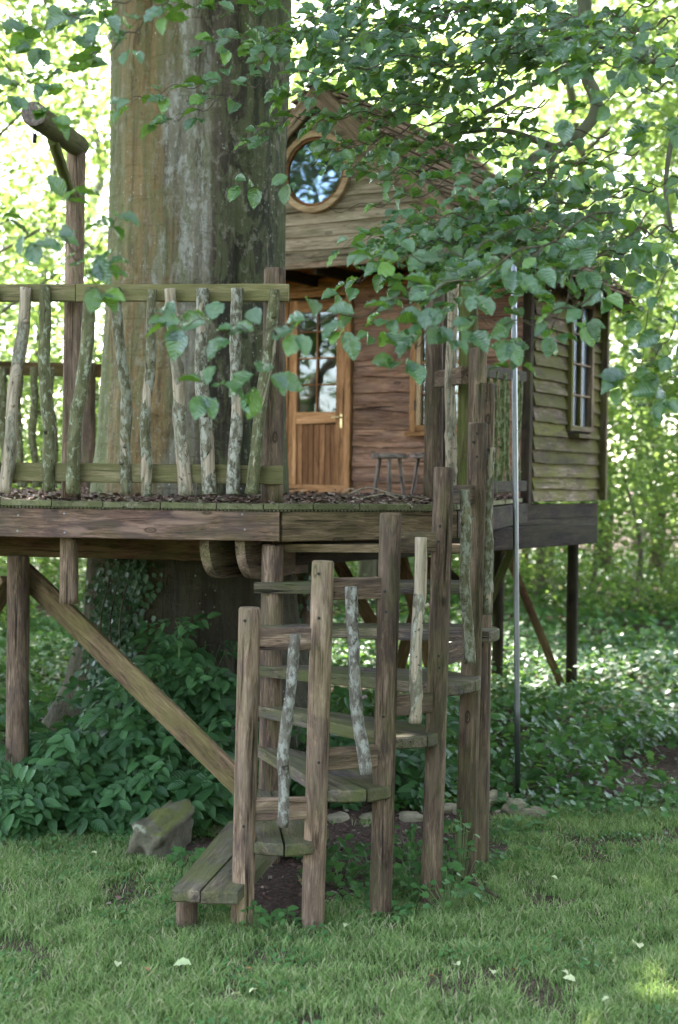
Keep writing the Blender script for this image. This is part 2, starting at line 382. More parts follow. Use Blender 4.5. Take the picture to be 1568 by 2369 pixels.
# ------------------------------------------------------------------ solid builders (grain runs along local Z)
def tube_mesh(L, r0, r1, mat, seg=18, rings=12, rough=0.03, seed=0, cap=0.12, bend=None, flat=0.0, warp=3.0):
    vs, fs = [], []
    zs = [0.0] + [L * i / rings for i in range(1, rings)] + [L]
    prof = []
    for z in zs: prof.append((z, 1.0))
    prof[0] = (0.0, 1.0)
    prof.insert(len(prof) - 1, (L - 0.25 * r1 * (cap * 6), 1.0))
    prof[-1] = (L, 1.0 - cap)
    for z, k in prof:
        f = z / L
        r = r0 + (r1 - r0) * f
        ox, oy = bend(f) if bend else (0, 0)
        for j in range(seg):
            a = 2 * math.pi * j / seg
            q = 1 + rough * (n3(math.cos(a) * 1.3 + seed, math.sin(a) * 1.3, z * warp + seed) * 1.6 + n3(math.cos(a) * 3 + seed, math.sin(a) * 3, z * 9) * 0.5)
            vs.append((ox + math.cos(a) * r * q * k, oy + math.sin(a) * r * q * k * (1 - flat), z))
    n = len(prof)
    for i in range(n - 1):
        for j in range(seg):
            a, b = i * seg + j, i * seg + (j + 1) % seg
            fs.append((a, b, b + seg, a + seg))
    fs.append(tuple(range(seg))[::-1])
    fs.append(tuple((n - 1) * seg + j for j in range(seg)))
    me = mesh(vs, fs, mat)
    sm = [True] * (len(fs) - 2) + [False, False]
    me.polygons.foreach_set('use_smooth', sm)
    return me
def post(name, parent, p0, p1, r, mat, rough=0.016, seg=24, **kw):
    p0, p1 = Vector(p0), Vector(p1)
    s = random.random() * 90
    me = tube_mesh((p1 - p0).length, r * 1.02, r * 0.98, mat, seg=seg, rings=14, rough=rough, seed=s)
    M = Matrix.Translation(p0) @ frame(p1 - p0) @ Matrix.Rotation(random.random() * 6, 4, 'Z')
    return obj(name, me, parent, M, **kw)
def stick(name, parent, p0, p1, r0, r1, mat, amp=0.012, rough=0.16, knots=2, **kw):
    p0, p1 = Vector(p0), Vector(p1)
    L = (p1 - p0).length
    s = random.random() * 50
    a1, a2, ph = random.uniform(-1, 1), random.uniform(-1, 1), random.random() * 6
    def bend(f): return (amp * a1 * math.sin(f * 3.14) + amp * 0.6 * math.sin(f * 8 + ph) * math.sin(f * 3.14), amp * a2 * math.sin(f * 6.2))
    me = tube_mesh(L, r0, r1, mat, seg=14, rings=34, rough=rough, seed=s, bend=bend, cap=0.06, warp=6.0)
    for k in range(knots):
        zk, ak = L * random.uniform(0.12, 0.9), random.random() * 6.28
        c = Vector((math.cos(ak) * r0, math.sin(ak) * r0, zk)) + Vector((*bend(zk / L), 0))
        for v in me.vertices:
            d = (v.co - c).length
            if d < 0.035: v.co += Vector((math.cos(ak), math.sin(ak), 0)) * (0.010 * (1 - d / 0.035))
    o = obj(name, me, parent, Matrix.Translation(p0) @ frame(p1 - p0), **kw)
    for k in range(random.choice((0, 1, 1, 2))):
        f = random.uniform(0.1, 0.9); ak = random.uniform(-2.6, 1.2)
        q = WM[o.name] @ Vector((math.cos(ak) * r0 * .7, math.sin(ak) * r0 * .7, L * f))
        dr = (WM[o.name].to_3x3() @ Vector((math.cos(ak), math.sin(ak), 0.5))).normalized()
        ms = tube_mesh(random.uniform(0.02, 0.035), r0 * 0.38, r0 * 0.26, mat, seg=8, rings=2, rough=0.1, seed=s)
        obj('twig_stub', ms, o, Matrix.Translation(q) @ frame(dr))
    return o
def board_mesh(L, w, t, mat, bev=0.004, seg=1, wob=0.0, seed=0):
    b = min(bev, t * 0.3, w * 0.3)
    sec = [(-w / 2 + b, -t / 2), (w / 2 - b, -t / 2), (w / 2, -t / 2 + b), (w / 2, t / 2 - b), (w / 2 - b, t / 2), (-w / 2 + b, t / 2), (-w / 2, t / 2 - b), (-w / 2, -t / 2 + b)]
    vs, fs = [], []
    N = max(1, seg)
    for i in range(N + 1):
        z = L * i / N
        for k, (y, x) in enumerate(sec):
            q = wob * n3(z * 3 + seed, (1 if y > 0 else -1) * 5, seed) if wob else 0
            vs.append((x, y + q, z))
    for i in range(N):
        for j in range(8):
            a, c = i * 8 + j, i * 8 + (j + 1) % 8
            fs.append((a, a + 8, c + 8, c))
    fs.append(tuple(range(8)))
    fs.append(tuple(N * 8 + j for j in range(8))[::-1])
    return mesh(vs, fs, mat)
def board(name, parent, p0, p1, w, t, mat, up=(0, 0, 1), seg=6, wob=0.003, bev=0.005, **kw):
    """w is measured along up, t across it"""
    p0, p1 = Vector(p0), Vector(p1)
    me = board_mesh((p1 - p0).length, w, t, mat, bev, seg, wob, random.random() * 50)
    return obj(name, me, parent, Matrix.Translation(p0) @ frame(p1 - p0, up), **kw)
def prism(name, parent, pts, ztop, th, mat, grain=(1, 0), bev=0.008, **kw):
    """horizontal slab with a plan outline; grain runs along the given direction"""
    c = Vector((sum(p[0] for p in pts) / len(pts), sum(p[1] for p in pts) / len(pts), ztop))
    M = Matrix.Translation(c) @ frame((grain[0], grain[1], 0), (0, 0, 1))
    Mi = M.inverted()
    area = sum(pts[i][0] * pts[(i + 1) % len(pts)][1] - pts[(i + 1) % len(pts)][0] * pts[i][1] for i in range(len(pts)))
    if area < 0: pts = pts[::-1]
    n = len(pts)
    vs = []
    for dz, ins in ((0, bev), (-bev, 0), (-th + bev, 0), (-th, bev)):
        for p in pts:
            d = Vector((c.x - p[0], c.y - p[1], 0))
            if d.length > 0: d.normalize()
            vs.append(Mi @ Vector((p[0] + d.x * ins, p[1] + d.y * ins, ztop + dz)))
    fs = [tuple(range(n))]
    for k in range(3):
        for j in range(n):
            a, b = k * n + j, k * n + (j + 1) % n
            fs.append((a, a + n, b + n, b))
    fs.append(tuple(3 * n + j for j in range(n))[::-1])
    return obj(name, mesh(vs, fs, mat), parent, M, **kw)
def path_tube(name, parent, pts, r0, r1, mat, seg=8, sub=6, wob=0.0, **kw):
    pts = [Vector(p) for p in pts]
    P = []
    for i in range(len(pts) - 1):
        a, b = pts[max(0, i - 1)], pts[i]
        c, d = pts[i + 1], pts[min(len(pts) - 1, i + 2)]
        for k in range(sub):
            u = k / sub
            P.append(0.5 * ((2 * b) + (c - a) * u + (2 * a - 5 * b + 4 * c - d) * u * u + (3 * b - a - 3 * c + d) * u ** 3))
    P.append(pts[-1])
    o0 = P[0].copy()
    vs, fs = [], []
    n = len(P)
    for i, p in enumerate(P):
        tg = (P[min(n - 1, i + 1)] - P[max(0, i - 1)]).normalized()
        Fm = frame(tg, (0.1, 1, 0.1)).to_3x3()
        r = r0 + (r1 - r0) * i / (n - 1)
        for j in range(seg):
            a = 6.2832 * j / seg
            q = 1 + wob * n3(math.cos(a) * 2, math.sin(a) * 2, i * 0.7)
            vs.append(p - o0 + Fm @ Vector((math.cos(a) * r * q, math.sin(a) * r * q, 0)))
    for i in range(n - 1):
        for j in range(seg):
            a, b = i * seg + j, i * seg + (j + 1) % seg
            fs.append((a, b, b + seg, a + seg))
    fs.append(tuple(range(seg))[::-1]); fs.append(tuple((n - 1) * seg + j for j in range(seg)))
    o = obj(name, mesh(vs, fs, mat, True), parent, Matrix.Translation(o0), **kw)
    return o, P

# ------------------------------------------------------------------ leaf templates and clouds
def leaf_template(n=6, w=0.32, fold=0.12, curl=0.15, wave=0.02, serr=0.0, stalk=0.0, peak=0.45):
    """leaf along +Y, face towards +Z, unit length; strips left-mid-right"""
    vs, uv, fs = [], [], []
    for i in range(n + 1):
        v = i / n
        s = (math.sin(math.pi * min(1, v ** (math.log(0.5) / math.log(peak))))) ** 0.80 if 0 < v < 1 else 0.0
        hw = w * s
        if serr and i % 2 and 0 < i < n: hw += serr
        z = -curl * v * v
        ww = wave * math.sin(v * 22)
        vs += [(-hw, v, z + fold * hw * 1.6 + ww), (0, v + (0.0 if i < n else 0.0), z), (hw, v, z + fold * hw * 1.6 - ww)]
        uv += [(0.5 - hw, v), (0.5, v), (0.5 + hw, v)]
    for i in range(n):
        a = i * 3
        if i == 0: fs += [(a + 1, a + 4, a + 3), (a + 1, a + 5, a + 4)]
        elif i == n - 1: fs += [(a, a + 1, a + 4), (a + 1, a + 2, a + 4)]
        else: fs += [(a, a + 1, a + 4, a + 3), (a + 1, a + 2, a + 5, a + 4)]
    used = sorted({i for f in fs for i in f})
    mp = {o: k for k, o in enumerate(used)}
    return np.array([vs[i] for i in used], float), [tuple(mp[i] for i in f) for f in fs], np.array([uv[i] for i in used], float)
def lobed_template():
    pts = [(0, 0), (-0.22, 0.05), (-0.42, 0.25), (-0.30, 0.38), (-0.46, 0.62), (-0.2, 0.6), (0, 1.0), (0.2, 0.6), (0.46, 0.62), (0.30, 0.38), (0.42, 0.25), (0.22, 0.05)]
    vs = [(x, y, 0.16 * abs(x) - 0.12 * y * y) for x, y in pts] + [(0, 0.45, -0.03)]
    fs = [(12, i, (i + 1) % 12)[::-1] for i in range(12)]
    return np.array(vs, float), fs, np.array([(x + 0.5, y) for x, y in pts] + [(0.5, 0.45)], float)
def tris_of(fs):
    out = []
    for f in fs:
        for k in range(1, len(f) - 1): out.append((f[0], f[k], f[k + 1]))
    return np.array(out, np.int32)
T_beech = [leaf_template(9, 0.325, f, c, w, 0.022, peak=0.5) for f, c, w in ((0.22, 0.18, 0.04), (0.38, 0.30, 0.05), (0.12, 0.10, 0.055), (0.5, 0.15, 0.03))]
T_small = leaf_template(4, 0.34, 0.2, 0.15, 0.0)
T_quad = (np.array([(0, 0, 0), (-0.32, 0.5, 0.05), (0, 1, -0.08), (0.32, 0.5, 0.05)], float), [(0, 3, 2, 1)], np.array([(0.5, 0), (0.1, 0.5), (0.5, 1), (0.9, 0.5)], float))
T_lobed = lobed_template()
def cloud_mesh(tpl, P, N, A, size, mat, smooth=False):
    """joined leaves: positions, face normals, long axes, lengths"""
    V, Fc, UV = tpl
    tri = tris_of(Fc)
    n, k = len(P), len(V)
    A = A - N * (A * N).sum(1, keepdims=True)
    A /= np.linalg.norm(A, axis=1, keepdims=True) + 1e-9
    X = np.cross(A, N)
    s = np.asarray(size).reshape(-1, 1, 1)
    W_ = (V[None, :, 0:1] * X[:, None, :] + V[None, :, 1:2] * A[:, None, :] + V[None, :, 2:3] * N[:, None, :]) * s + P[:, None, :]
    vs = W_.reshape(-1, 3)
    ts = (tri[None] + (np.arange(n) * k)[:, None, None]).reshape(-1, 3)
    me = bpy.data.meshes.new('leaves')
    me.vertices.add(len(vs)); me.vertices.foreach_set('co', vs.astype(np.float32).ravel())
    me.loops.add(ts.size); me.loops.foreach_set('vertex_index', ts.astype(np.int32).ravel())
    me.polygons.add(len(ts)); me.polygons.foreach_set('loop_start', (np.arange(len(ts)) * 3).astype(np.int32))
    me.update(calc_edges=True)
    uvl = me.uv_layers.new(name='UVMap')
    uvs = np.tile(UV, (n, 1))[ts.ravel()]
    uvl.data.foreach_set('uv', uvs.astype(np.float32).ravel())
    if smooth: me.polygons.foreach_set('use_smooth', [True] * len(ts))
    me.materials.append(mat)
    me.update()
    return me
def unit(a): return a / (np.linalg.norm(a, axis=-1, keepdims=True) + 1e-9)
def rand_dirs(n): return unit(RNG.normal(size=(n, 3)))

# ------------------------------------------------------------------ ground
SOILC = [(-0.05, 8.3, 0.65, 0.8), (0.45, 8.3, 0.6, 0.6), (-0.30, 7.35, 0.24, 0.42), (0.05, 7.6, 0.25, 0.35), (-0.8, 8.3, 0.35, 0.3)]
def lawn_edge(x):
    if x < -0.4: return 9.05 + 0.12 * math.sin(x * 2.1)
    if x < 1.0: return 8.9
    return 9.15 + 0.12 * min(4, x - 1.0)
def gz(x, y):
    z = 0.03 * n3(x * 0.5, y * 0.5, 3) + 0.012 * n3(x * 2.3, y * 2.3, 9)
    if y > 11: z += 0.10 * min(1, (y - 11) / 3) + 0.35 * min(1, max(0, (y - 16) / 30))
    return z
def soil(x, y):
    """1 = bare soil, 0 = lawn"""
    s = 1.0 if y > lawn_edge(x) + 0.10 * n3(x * 3, y * 3, 5) else 0.0
    for cx, cy_, rx, ry in SOILC:
        d = math.hypot((x - cx) / rx, (y - cy_) / ry) + 0.35 * n3(x * 4, y * 4, 1)
        s = max(s, min(1, max(0, (1.1 - d) * 3.5)))
    b = n3(x * 1.7 + 4, y * 1.7, 7) + 0.6 * n3(x * 5, y * 5, 2)
    s = max(s, min(0.85, max(0, (b - 0.20) * 2.6)))
    return s
def build_ground():
    gx = np.concatenate([[-400, -150, -60, -25, -12], np.arange(-8, 8.01, 0.1), [12, 25, 60, 150, 400]])
    gy = np.concatenate([[-300, -100, -40, -15, -4, 0, 2, 3.5], np.arange(4.5, 12, 0.1), np.arange(12, 30, 0.6), [32, 38, 50, 80, 150, 400, 900]])
    vs = [(x, y, gz(x, y)) for y in gy for x in gx]
    nx = len(gx)
    fs = [(j * nx + i, j * nx + i + 1, (j + 1) * nx + i + 1, (j + 1) * nx + i) for j in range(len(gy) - 1) for i in range(nx - 1)]
    m, t = newmat('ground_soil')
    at_ = nd(t, 'ShaderNodeAttribute', attribute_name='soil')
    n1 = noi(t, coords(t, rnd=False), 6, 8, 0.7)
    n2 = noi(t, coords(t, rnd=False), 45, 6, 0.7)
    soilc = ramp(t, n2, [(0.3, (0.035, 0.022, 0.018)), (0.55, (0.085, 0.055, 0.042)), (0.72, (0.19, 0.14, 0.11))])
    lawnc = ramp(t, n2, [(0.3, (0.030, 0.045, 0.014)), (0.55, (0.065, 0.085, 0.025)), (0.75, (0.13, 0.13, 0.06))])
    lawnc = mixc(t, ramp(t, n1, [(0.5, 0.0), (0.66, 0.8)]), lawnc, (0.13, 0.105, 0.075))
    col = mixc(t, at_.outputs['Fac'], lawnc, soilc)
    finish(t, col, 0.95, math_(t, 'ADD', n2, n1), 0.9, 0.03, 0.15)
    me = mesh(vs, fs, m, True)
    a = me.attributes.new('soil', 'FLOAT', 'POINT')
    a.data.foreach_set('value', [soil(v[0], v[1]) for v in vs])
    obj('ground', me, kind='structure')
build_ground()

# ------------------------------------------------------------------ the big beech
def build_beech():
    base = Vector((xat(452, 10.2), 10.2, 0))
    t = thing('beech_tree', 'massive old beech trunk rising through the deck beside the cabin', 'tree', base)
    prof = [(-0.3, 1.35, -0.05), (0.0, 1.15, -0.05), (0.35, 0.98, -0.04), (0.8, 0.84, -0.03), (1.3, 0.76, -0.02), (2.0, 0.715, -0.02), (2.6, 0.665, -0.01), (3.4, 0.63, 0.0), (4.4, 0.615, 0.0), (5.2, 0.615, 0.01), (6.2, 0.63, 0.0), (7.5, 0.62, 0.12), (9.0, 0.50, 0.2), (11, 0.36, 0.35)]
    def pr(z):
        for (a, ra, xa), (b, rb, xb) in zip(prof, prof[1:]):
            if z <= b:
                u = (z - a) / (b - a); u = u * u * (3 - 2 * u) * 0.5 + u * 0.5
                return ra + (rb - ra) * u, xa + (xb - xa) * u
        return prof[-1][1:]
    seg, vs, fs = 200, [], []
    zs = np.concatenate([np.arange(-0.3, 6.4, 0.032), np.arange(6.4, 11, 0.15)])
    for z in zs:
        r, ox = pr(z)
        for j in range(seg):
            a = 6.28318 * j / seg
            c, s = math.cos(a), math.sin(a)
            q = 1 + 0.06 * n3(c * 1.1, s * 1.1, z * 0.22) + 0.040 * n3(c * 3.2, s * 3.2, z * 0.5) + 0.020 * n3(c * 8, s * 8, z * 0.9) + 0.010 * n3(c * 16, s * 16, z * 3) + 0.006 * n3(c * 9, s * 9, z * 12) - 0.02 * max(0, n3(c * 5 + 7, s * 5, z * 0.35) - 0.25)
            if z < 1.6:
                k = (1.6 - z) / 1.6
                q += 0.16 * k * k * math.cos(a * 5 + 1.1) + 0.06 * k * math.cos(a * 9)
            # branch collar and seams near the top
            if z > 4.2:
                k = min(1, (z - 4.2) / 1.2)
                q += 0.09 * k * math.exp(-((a - 4.55 - 0.18 * (z - 4.2)) / 0.12) ** 2)
                q -= 0.08 * k * math.exp(-((a - 4.78 - 0.18 * (z - 4.2)) / 0.07) ** 2)
                q -= 0.08 * k * math.exp(-((a - 4.30 + 0.10 * (z - 4.2)) / 0.06) ** 2)
            q += 0.03 * math.exp(-((a - 5.1) / 0.09) ** 2) * max(0, n3(0, 0, z * 0.8) + 0.3)
            q -= 0.11 * math.exp(-((a - 5.27 + 0.03 * math.sin(z * 3)) / 0.06) ** 2) * max(0, n3(2, 0, z * 0.8) + 0.35)
            for (ak, zk, sk, hk) in ((5.35, 4.35, 0.10, 0.05), (5.3, 3.1, 0.09, 0.03), (4.45, 2.55, 0.13, 0.04), (4.9, 2.75, 0.10, 0.035), (4.3, 3.4, 0.10, 0.03)):
                dd = math.hypot((a - ak), (z - zk) * 1.6)
                q += hk * math.exp(-((dd - sk) / 0.035) ** 2)
            vs.append((ox + r * q * c, r * q * s * 0.95, z))
    n = len(zs)
    for i in range(n - 1):
        for j in range(seg):
            a, b = i * seg + j, i * seg + (j + 1) % seg
            fs.append((a, b, b + seg, a + seg))
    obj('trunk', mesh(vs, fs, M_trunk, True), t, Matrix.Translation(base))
    # limbs above the picture, carrying the crown that shades the place
    for k, (dx, dy, z0, z1, r) in enumerate(((5, -4, 7, 11, .2), (-5, -3, 7.5, 11.5, .2), (6, 4, 8.5, 12, .2), (-6, 5, 8.5, 12, .2), (1, -6, 8, 11, .18), (0, 8, 9, 13, .2), (3, 0.5, 10, 14, .2))):
        p0 = base + Vector((0.2, 0, z0))
        p1 = base + Vector((dx * .5, dy * .5, (z0 + z1) / 2 + .4)); p2 = base + Vector((dx, dy, z1))
        path_tube('limb', t, [p0, p1, p2], r, r * .3, M_limb, 10, 6, 0.1)
    return t, base
BEECH, BEECH_BASE = build_beech()

def canopy(n=84000):
    """the beech's own crown, above the top of the frame"""
    C = 760
    cx = RNG.uniform(-13, 9.5, C); cyy = RNG.uniform(4.5, 24, C)
    zmin = np.maximum(6.6, EYE + 0.36 * cyy + 0.9)
    cz = zmin + RNG.uniform(0, 1, C) ** 1.3 * 4.5
    cen = np.stack([cx, cyy, cz], 1)
    per = n // C
    P = np.repeat(cen, per, 0) + RNG.normal(size=(C * per, 3)) * np.array([0.75, 0.75, 0.28])
    P[:, 2] = np.maximum(P[:, 2], EYE + 0.36 * P[:, 1] + 0.35)
    # a gap in the leaves lets one patch of sun down to the lawn
    o_ = np.array([1.34, 6.15, 0.0]); v_ = np.array(sd)
    q_ = P - o_; dist = np.linalg.norm(q_ - (q_ @ v_)[:, None] * v_, axis=1)
    P = P[dist > 0.17 + 0.06 * np.sin(P[:, 0] * 9)]
    N = unit(rand_dirs(len(P)) * 0.7 + np.array([0, 0.15, 1.0]))
    A = rand_dirs(len(P))
    me = cloud_mesh(T_quad, P, N, A, RNG.uniform(0.15, 0.27, len(P)), L_canopy)
    obj('crown', me, BEECH, Matrix(), kind='stuff')
canopy()

# ------------------------------------------------------------------ deck
DECKZ = 2.03
E0, E1, E2 = Vector((-4.2, 8.42, 0)), Vector((-0.34, 7.93, 0)), Vector((0.70, 8.62, 0))
DOOR = Vector((-0.20, 13.5, 0))
U = Vector((math.cos(R(30)), -math.sin(R(30)), 0))      # along the front wall, to the right and nearer
B = Vector((math.sin(R(30)), math.cos(R(30)), 0))       # into the cabin
K = DOOR + U * 2.12
def ins(a, b, x):
    return a.y + (b.y - a.y) * (x - a.x) / (b.x - a.x)
def front_y(x):
    if x < E1.x: return ins(E0, E1, x)
    if x < E2.x: return ins(E1, E2, x)
    return ins(E2, K, x)
def V3(p, z): return Vector((p.x, p.y, z))
def build_deck():
    t = thing('deck', 'raised wooden deck wrapped round the beech trunk, on log legs and braces', 'deck', (0, 8, 0))
    # planks run away from the camera; each is cut to the rim
    x = -4.1
    while x < 1.55:
        w = random.uniform(0.25, 0.33)
        x1 = min(x + w, 1.6)
        a0, a1 = front_y(x) - 0.035, front_y(x1 - 0.006) - 0.035
        pts = [(x, a0), (x1 - 0.006, a1), (x1 - 0.006, 14.3), (x, 14.3)]
        if x < E1.x < x1: pts.insert(1, (E1.x, E1.y - 0.035))
        if x < E2.x < x1: pts.insert(1, (E2.x, E2.y - 0.035))
        if x > -0.4:   # stop under the cabin front
            yb = 13.5 + 0.1
            pts = [(p[0], min(p[1], max(yb, p[1] if p[1] < 12 else yb))) for p in pts]
        prism('plank', t, pts, DECKZ + random.uniform(-0.002, 0.002), 0.034, M_edge, (0, 1), 0.004)
        x = x1
    # grooved underside shows as small teeth on the front end
    vs, fs = [], []
    xx = -4.0
    while xx < 0.69:
        y = front_y(xx) - 0.030
        k = len(vs)
        for dz in (0, -0.008):
            vs += [(xx, y, DECKZ - 0.034 + dz), (xx + 0.012, y, DECKZ - 0.034 + dz), (xx + 0.012, y + 0.05, DECKZ - 0.034 + dz), (xx, y + 0.05, DECKZ - 0.034 + dz)]
        fs += [(k + 4, k + 7, k + 6, k + 5), (k, k + 1, k + 5, k + 4), (k + 1, k + 2, k + 6, k + 5), (k + 3, k, k + 4, k + 7)]
        xx += 0.021
    obj('plank_grooves', mesh(vs, fs, M_edge), t, kind='stuff')
    zr = DECKZ - 0.034 - 0.010 - 0.083
    def rim(a, b, mat, z=zr, h=0.165, th=0.045):
        return board('rim_board', t, V3(a, z), V3(b, z), h, th, mat, seg=8)
    J = E1 + (E0 - E1) * 0.30
    rim(E0, E0 + (E1 - E0) * 0.45, M_rim); 
    r1 = rim(E0 + (E1 - E0) * 0.452, E1 + (E1 - E0).normalized() * 0.012, M_rim)
    rim(E1 + (E2 - E1).normalized() * 0.02, E2, M_rimg)
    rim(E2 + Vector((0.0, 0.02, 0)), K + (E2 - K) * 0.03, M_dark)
    # screws in the rim
    for px, py in ((148, 1188), (149, 1232), (42, 1192), (40, 1228), (560, 1190), (566, 1225)):
        p = at(px, py, front_y(xat(px, 8.1)) - 0.024)
        me = tube_mesh(0.004, 0.006, 0.006, M_steel, seg=8, rings=1, rough=0)
        obj('screw', me, r1, Matrix.Translation(p) @ frame((0, -1, 0)))
    # ring beam and other beams beneath
    board('beam', t, V3(Vector((-2.9, 8.95, 0)), 1.755), V3(Vector((-0.45, 8.75, 0)), 1.735), 0.16, 0.07, M_beam)
    board('beam', t, (-2.36, 8.9, 1.75), (-1.2, 11.2, 1.75), 0.16, 0.08, M_beam)
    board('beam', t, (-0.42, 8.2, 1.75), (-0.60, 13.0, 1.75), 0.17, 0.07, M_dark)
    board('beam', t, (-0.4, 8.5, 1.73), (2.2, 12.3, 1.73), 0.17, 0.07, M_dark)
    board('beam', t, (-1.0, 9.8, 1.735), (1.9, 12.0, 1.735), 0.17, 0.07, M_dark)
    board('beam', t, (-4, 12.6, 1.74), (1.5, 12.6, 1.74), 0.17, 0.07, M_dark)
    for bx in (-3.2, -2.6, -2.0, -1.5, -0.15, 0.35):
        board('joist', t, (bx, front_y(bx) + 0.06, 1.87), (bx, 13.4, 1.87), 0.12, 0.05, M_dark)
    # joists with rounded ends showing below the rim
    for px, dd in ((473, 8.03), (556, 7.995)):
        x0 = xat(px, dd)
        pts = []
        for k in range(9):
            a = math.pi / 2 * k / 8
            pts.append((0.20 - 0.20 * math.cos(a), -0.225 * math.sin(a)))
        pts += [(0.9, -0.225), (0.9, 0.0)]
        n = len(pts)
        vs = [(sx, p[1], p[0]) for sx in (-0.03, 0.03) for p in pts]
        fs = [tuple(range(n)), tuple(range(n, 2 * n))[::-1]] + [(j, j + n, (j + 1) % n + n, (j + 1) % n) for j in range(n)]
        M = Matrix.Translation((x0, dd, DECKZ - 0.212)) @ Matrix.Rotation(R(-22), 4, 'Z') @ Matrix(((1, 0, 0, 0), (0, 0, 1, 0), (0, 1, 0, 0), (0, 0, 0, 1)))
        obj('joist', mesh(vs, fs, M_post), t, M, label='joist with rounded end showing below the rim')
    # legs
    p = Vector((xat(44, 8.85), 8.85, 0))
    post('leg', t, (p.x, p.y, -0.2), (p.x, p.y, 1.675), 0.070, M_post)
    q = at(160, 1240, 8.22); q2 = at(161, 1396, 8.22)
    post('leg', t, (q.x, q.y, q2.z), (q.x, q.y, 1.99), 0.053, M_postpale, label='short post stub hanging below the rim')
    for px, dd, r in ((700, 12.2, 0.09), (-120, 9.5, 0.07), (330, 13.2, 0.07)):
        post('leg', t, (xat(px, dd), dd, 0), (xat(px, dd), dd, 1.66), r, M_post)
    # braces
    a, b = at(52, 1322, 9.02), at(575, 1833, 8.12)
    board('brace', t, a, b, 0.135, 0.055, M_brace, up=(0.6, 0.05, 1), seg=10)
    board('brace', t, at(-60, 1480, 9.2), at(22, 1340, 8.9), 0.12, 0.05, M_brace, up=(1, 0, 0.6))
    for (x0, y0, x1, y1, dd) in ((775, 1290, 895, 1500, 12.0), (925, 1280, 1000, 1560, 12.3), (1000, 1290, 890, 1650, 12.6), (690, 1300, 640, 1440, 12.1)):
        board('brace', t, at(x0, y0, dd), at(x1, y1, dd), 0.11, 0.05, M_beam, up=(1, 0, 0.4))
    return t
DECK = build_deck()

def build_mulch():
    n = 9000
    x = RNG.uniform(-4, 1.5, n)
    u = RNG.random(n) ** 1.6
    fy = np.array([front_y(a) for a in x])
    y = fy + 0.0 + (13.2 - fy) * u
    n0 = np.array([n3(a * 2, b * 2, 4) for a, b in zip(x, y)])
    z = DECKZ + 0.004 + RNG.random(n) ** 2 * (0.022 + 0.02 * np.clip(n0 + .3, 0, 1)) * np.clip((y - fy) * 5, 0.1, 1)
    P = np.stack([x, y, z], 1)
    N = unit(rand_dirs(n) * 0.55 + np.array([0, 0, 1.0])); A = rand_dirs(n)
    me = cloud_mesh(T_quad, P, N, A, RNG.uniform(0.02, 0.055, n), M_mulch2)
    obj('bark_mulch', me, kind='stuff', label='reddish brown bark litter spread over the deck', cat='litter')
M_mulch2 = leafmat('litter_chip', (0.035, 0.020, 0.017), (0.17, 0.10, 0.08), (0.1, 0.06, 0.04), 0.03, 0.8, 0.2, yellow=(0.30, 0.24, 0.19))
build_mulch()

# ------------------------------------------------------------------ railings
def build_front_rail():
    t = thing('deck_railing', 'front deck railing of crooked lichen-covered branches between two green rails', 'railing', (-1, 8.0, DECKZ))
    yf = lambda x: front_y(x) + 0.015
    xl = -2.35
    for zc, h, x1 in ((3.205, 0.098, xat(662, 7.9)), (2.190, 0.108, xat(654, 7.9))):
        mid = -1.50
        for a, b in ((xl, mid - 0.002), (mid + 0.002, x1)):
            board('rail', t, (a, yf(a), zc), (b, yf(b), zc), h, 0.04, M_railg, seg=10, wob=0.006)
    p = at(635, 620, 8.03)
    post('railing_post', t, (p.x, 8.045, DECKZ + .002), (p.x + 0.0, 8.045, p.z), 0.062, M_post)
    data = [(60, 665, 12, 1140, 27, 3), (103, 660, 111, 1136, 26, 1), (211, 665, 168, 1142, 30, 1), (268, 665, 292, 1143, 24, 0), (352, 670, 341, 1148, 24, 0),
            (393, 668, 431, 1145, 30, 3), (469, 668, 485, 1143, 31, 2), (548, 667, 539, 1143, 28, 2), (635, 670, 578, 1143, 27, 1), (-14, 668, -8, 1140, 24, 1)]
    for x0, y0, x1, y1, w, mi in data:
        d = front_y(xat(x0, 7.95)) - 0.035
        r = w / 2 / F * d
        p0, p1 = at(x1, y1, d + 0.01), at(x0, y0, d)
        stick('branch_baluster', t, p0, p1, r * 1.08, r * 0.95, M_st[mi], amp=0.018)
    return t
build_front_rail()
def build_hoist():
    x = -1.507; y = 8.26
    t = thing('hoist_post', 'tall log post with a thick horizontal log arm and pulley hook above the railing', 'hoist', (x, y, DECKZ))
    ptop = at(176, 352, y)
    pb = at(164, 1165, y)
    po = post('post', t, (pb.x, y, DECKZ + 0.003), (ptop.x, y, ptop.z), 0.055, M_postpale)
    e0, e1 = at(180, 338, 8.32), at(77, 263, 7.0)
    arm = post('arm', t, e0, e1, 0.062, M_postgreen)
    me = tube_mesh(0.006, 0.058, 0.056, M_ring, seg=20, rings=1, rough=0.02)
    dr = (e1 - e0).normalized()
    me.materials[0] = M_stool
    obj('end_grain', me, arm, Matrix.Translation(e1 + dr * 0.0005) @ frame(dr))
    post('brace', t, at(165, 455, 8.22), at(122, 325, 7.62), 0.030, M_postgreen)
    h = at(80, 300, 7.15)
    vs = []
    o, _ = path_tube('hook', arm, [h + Vector((0, 0, .05)), h + Vector((0.0, 0, 0.01)), h + Vector((0.012, 0, -0.008)), h + Vector((0.0, 0, -0.025)), h + Vector((-0.012, 0, -0.012))], 0.004, 0.004, M_iron, 6, 3)
    me = tube_mesh(0.02, 0.022, 0.022, M_iron, seg=12, rings=2, rough=0)
    obj('pulley', me, arm, Matrix.Translation(h + Vector((-0.01, 0, -0.045))) @ frame((1, 0.2, 0)))
build_hoist()
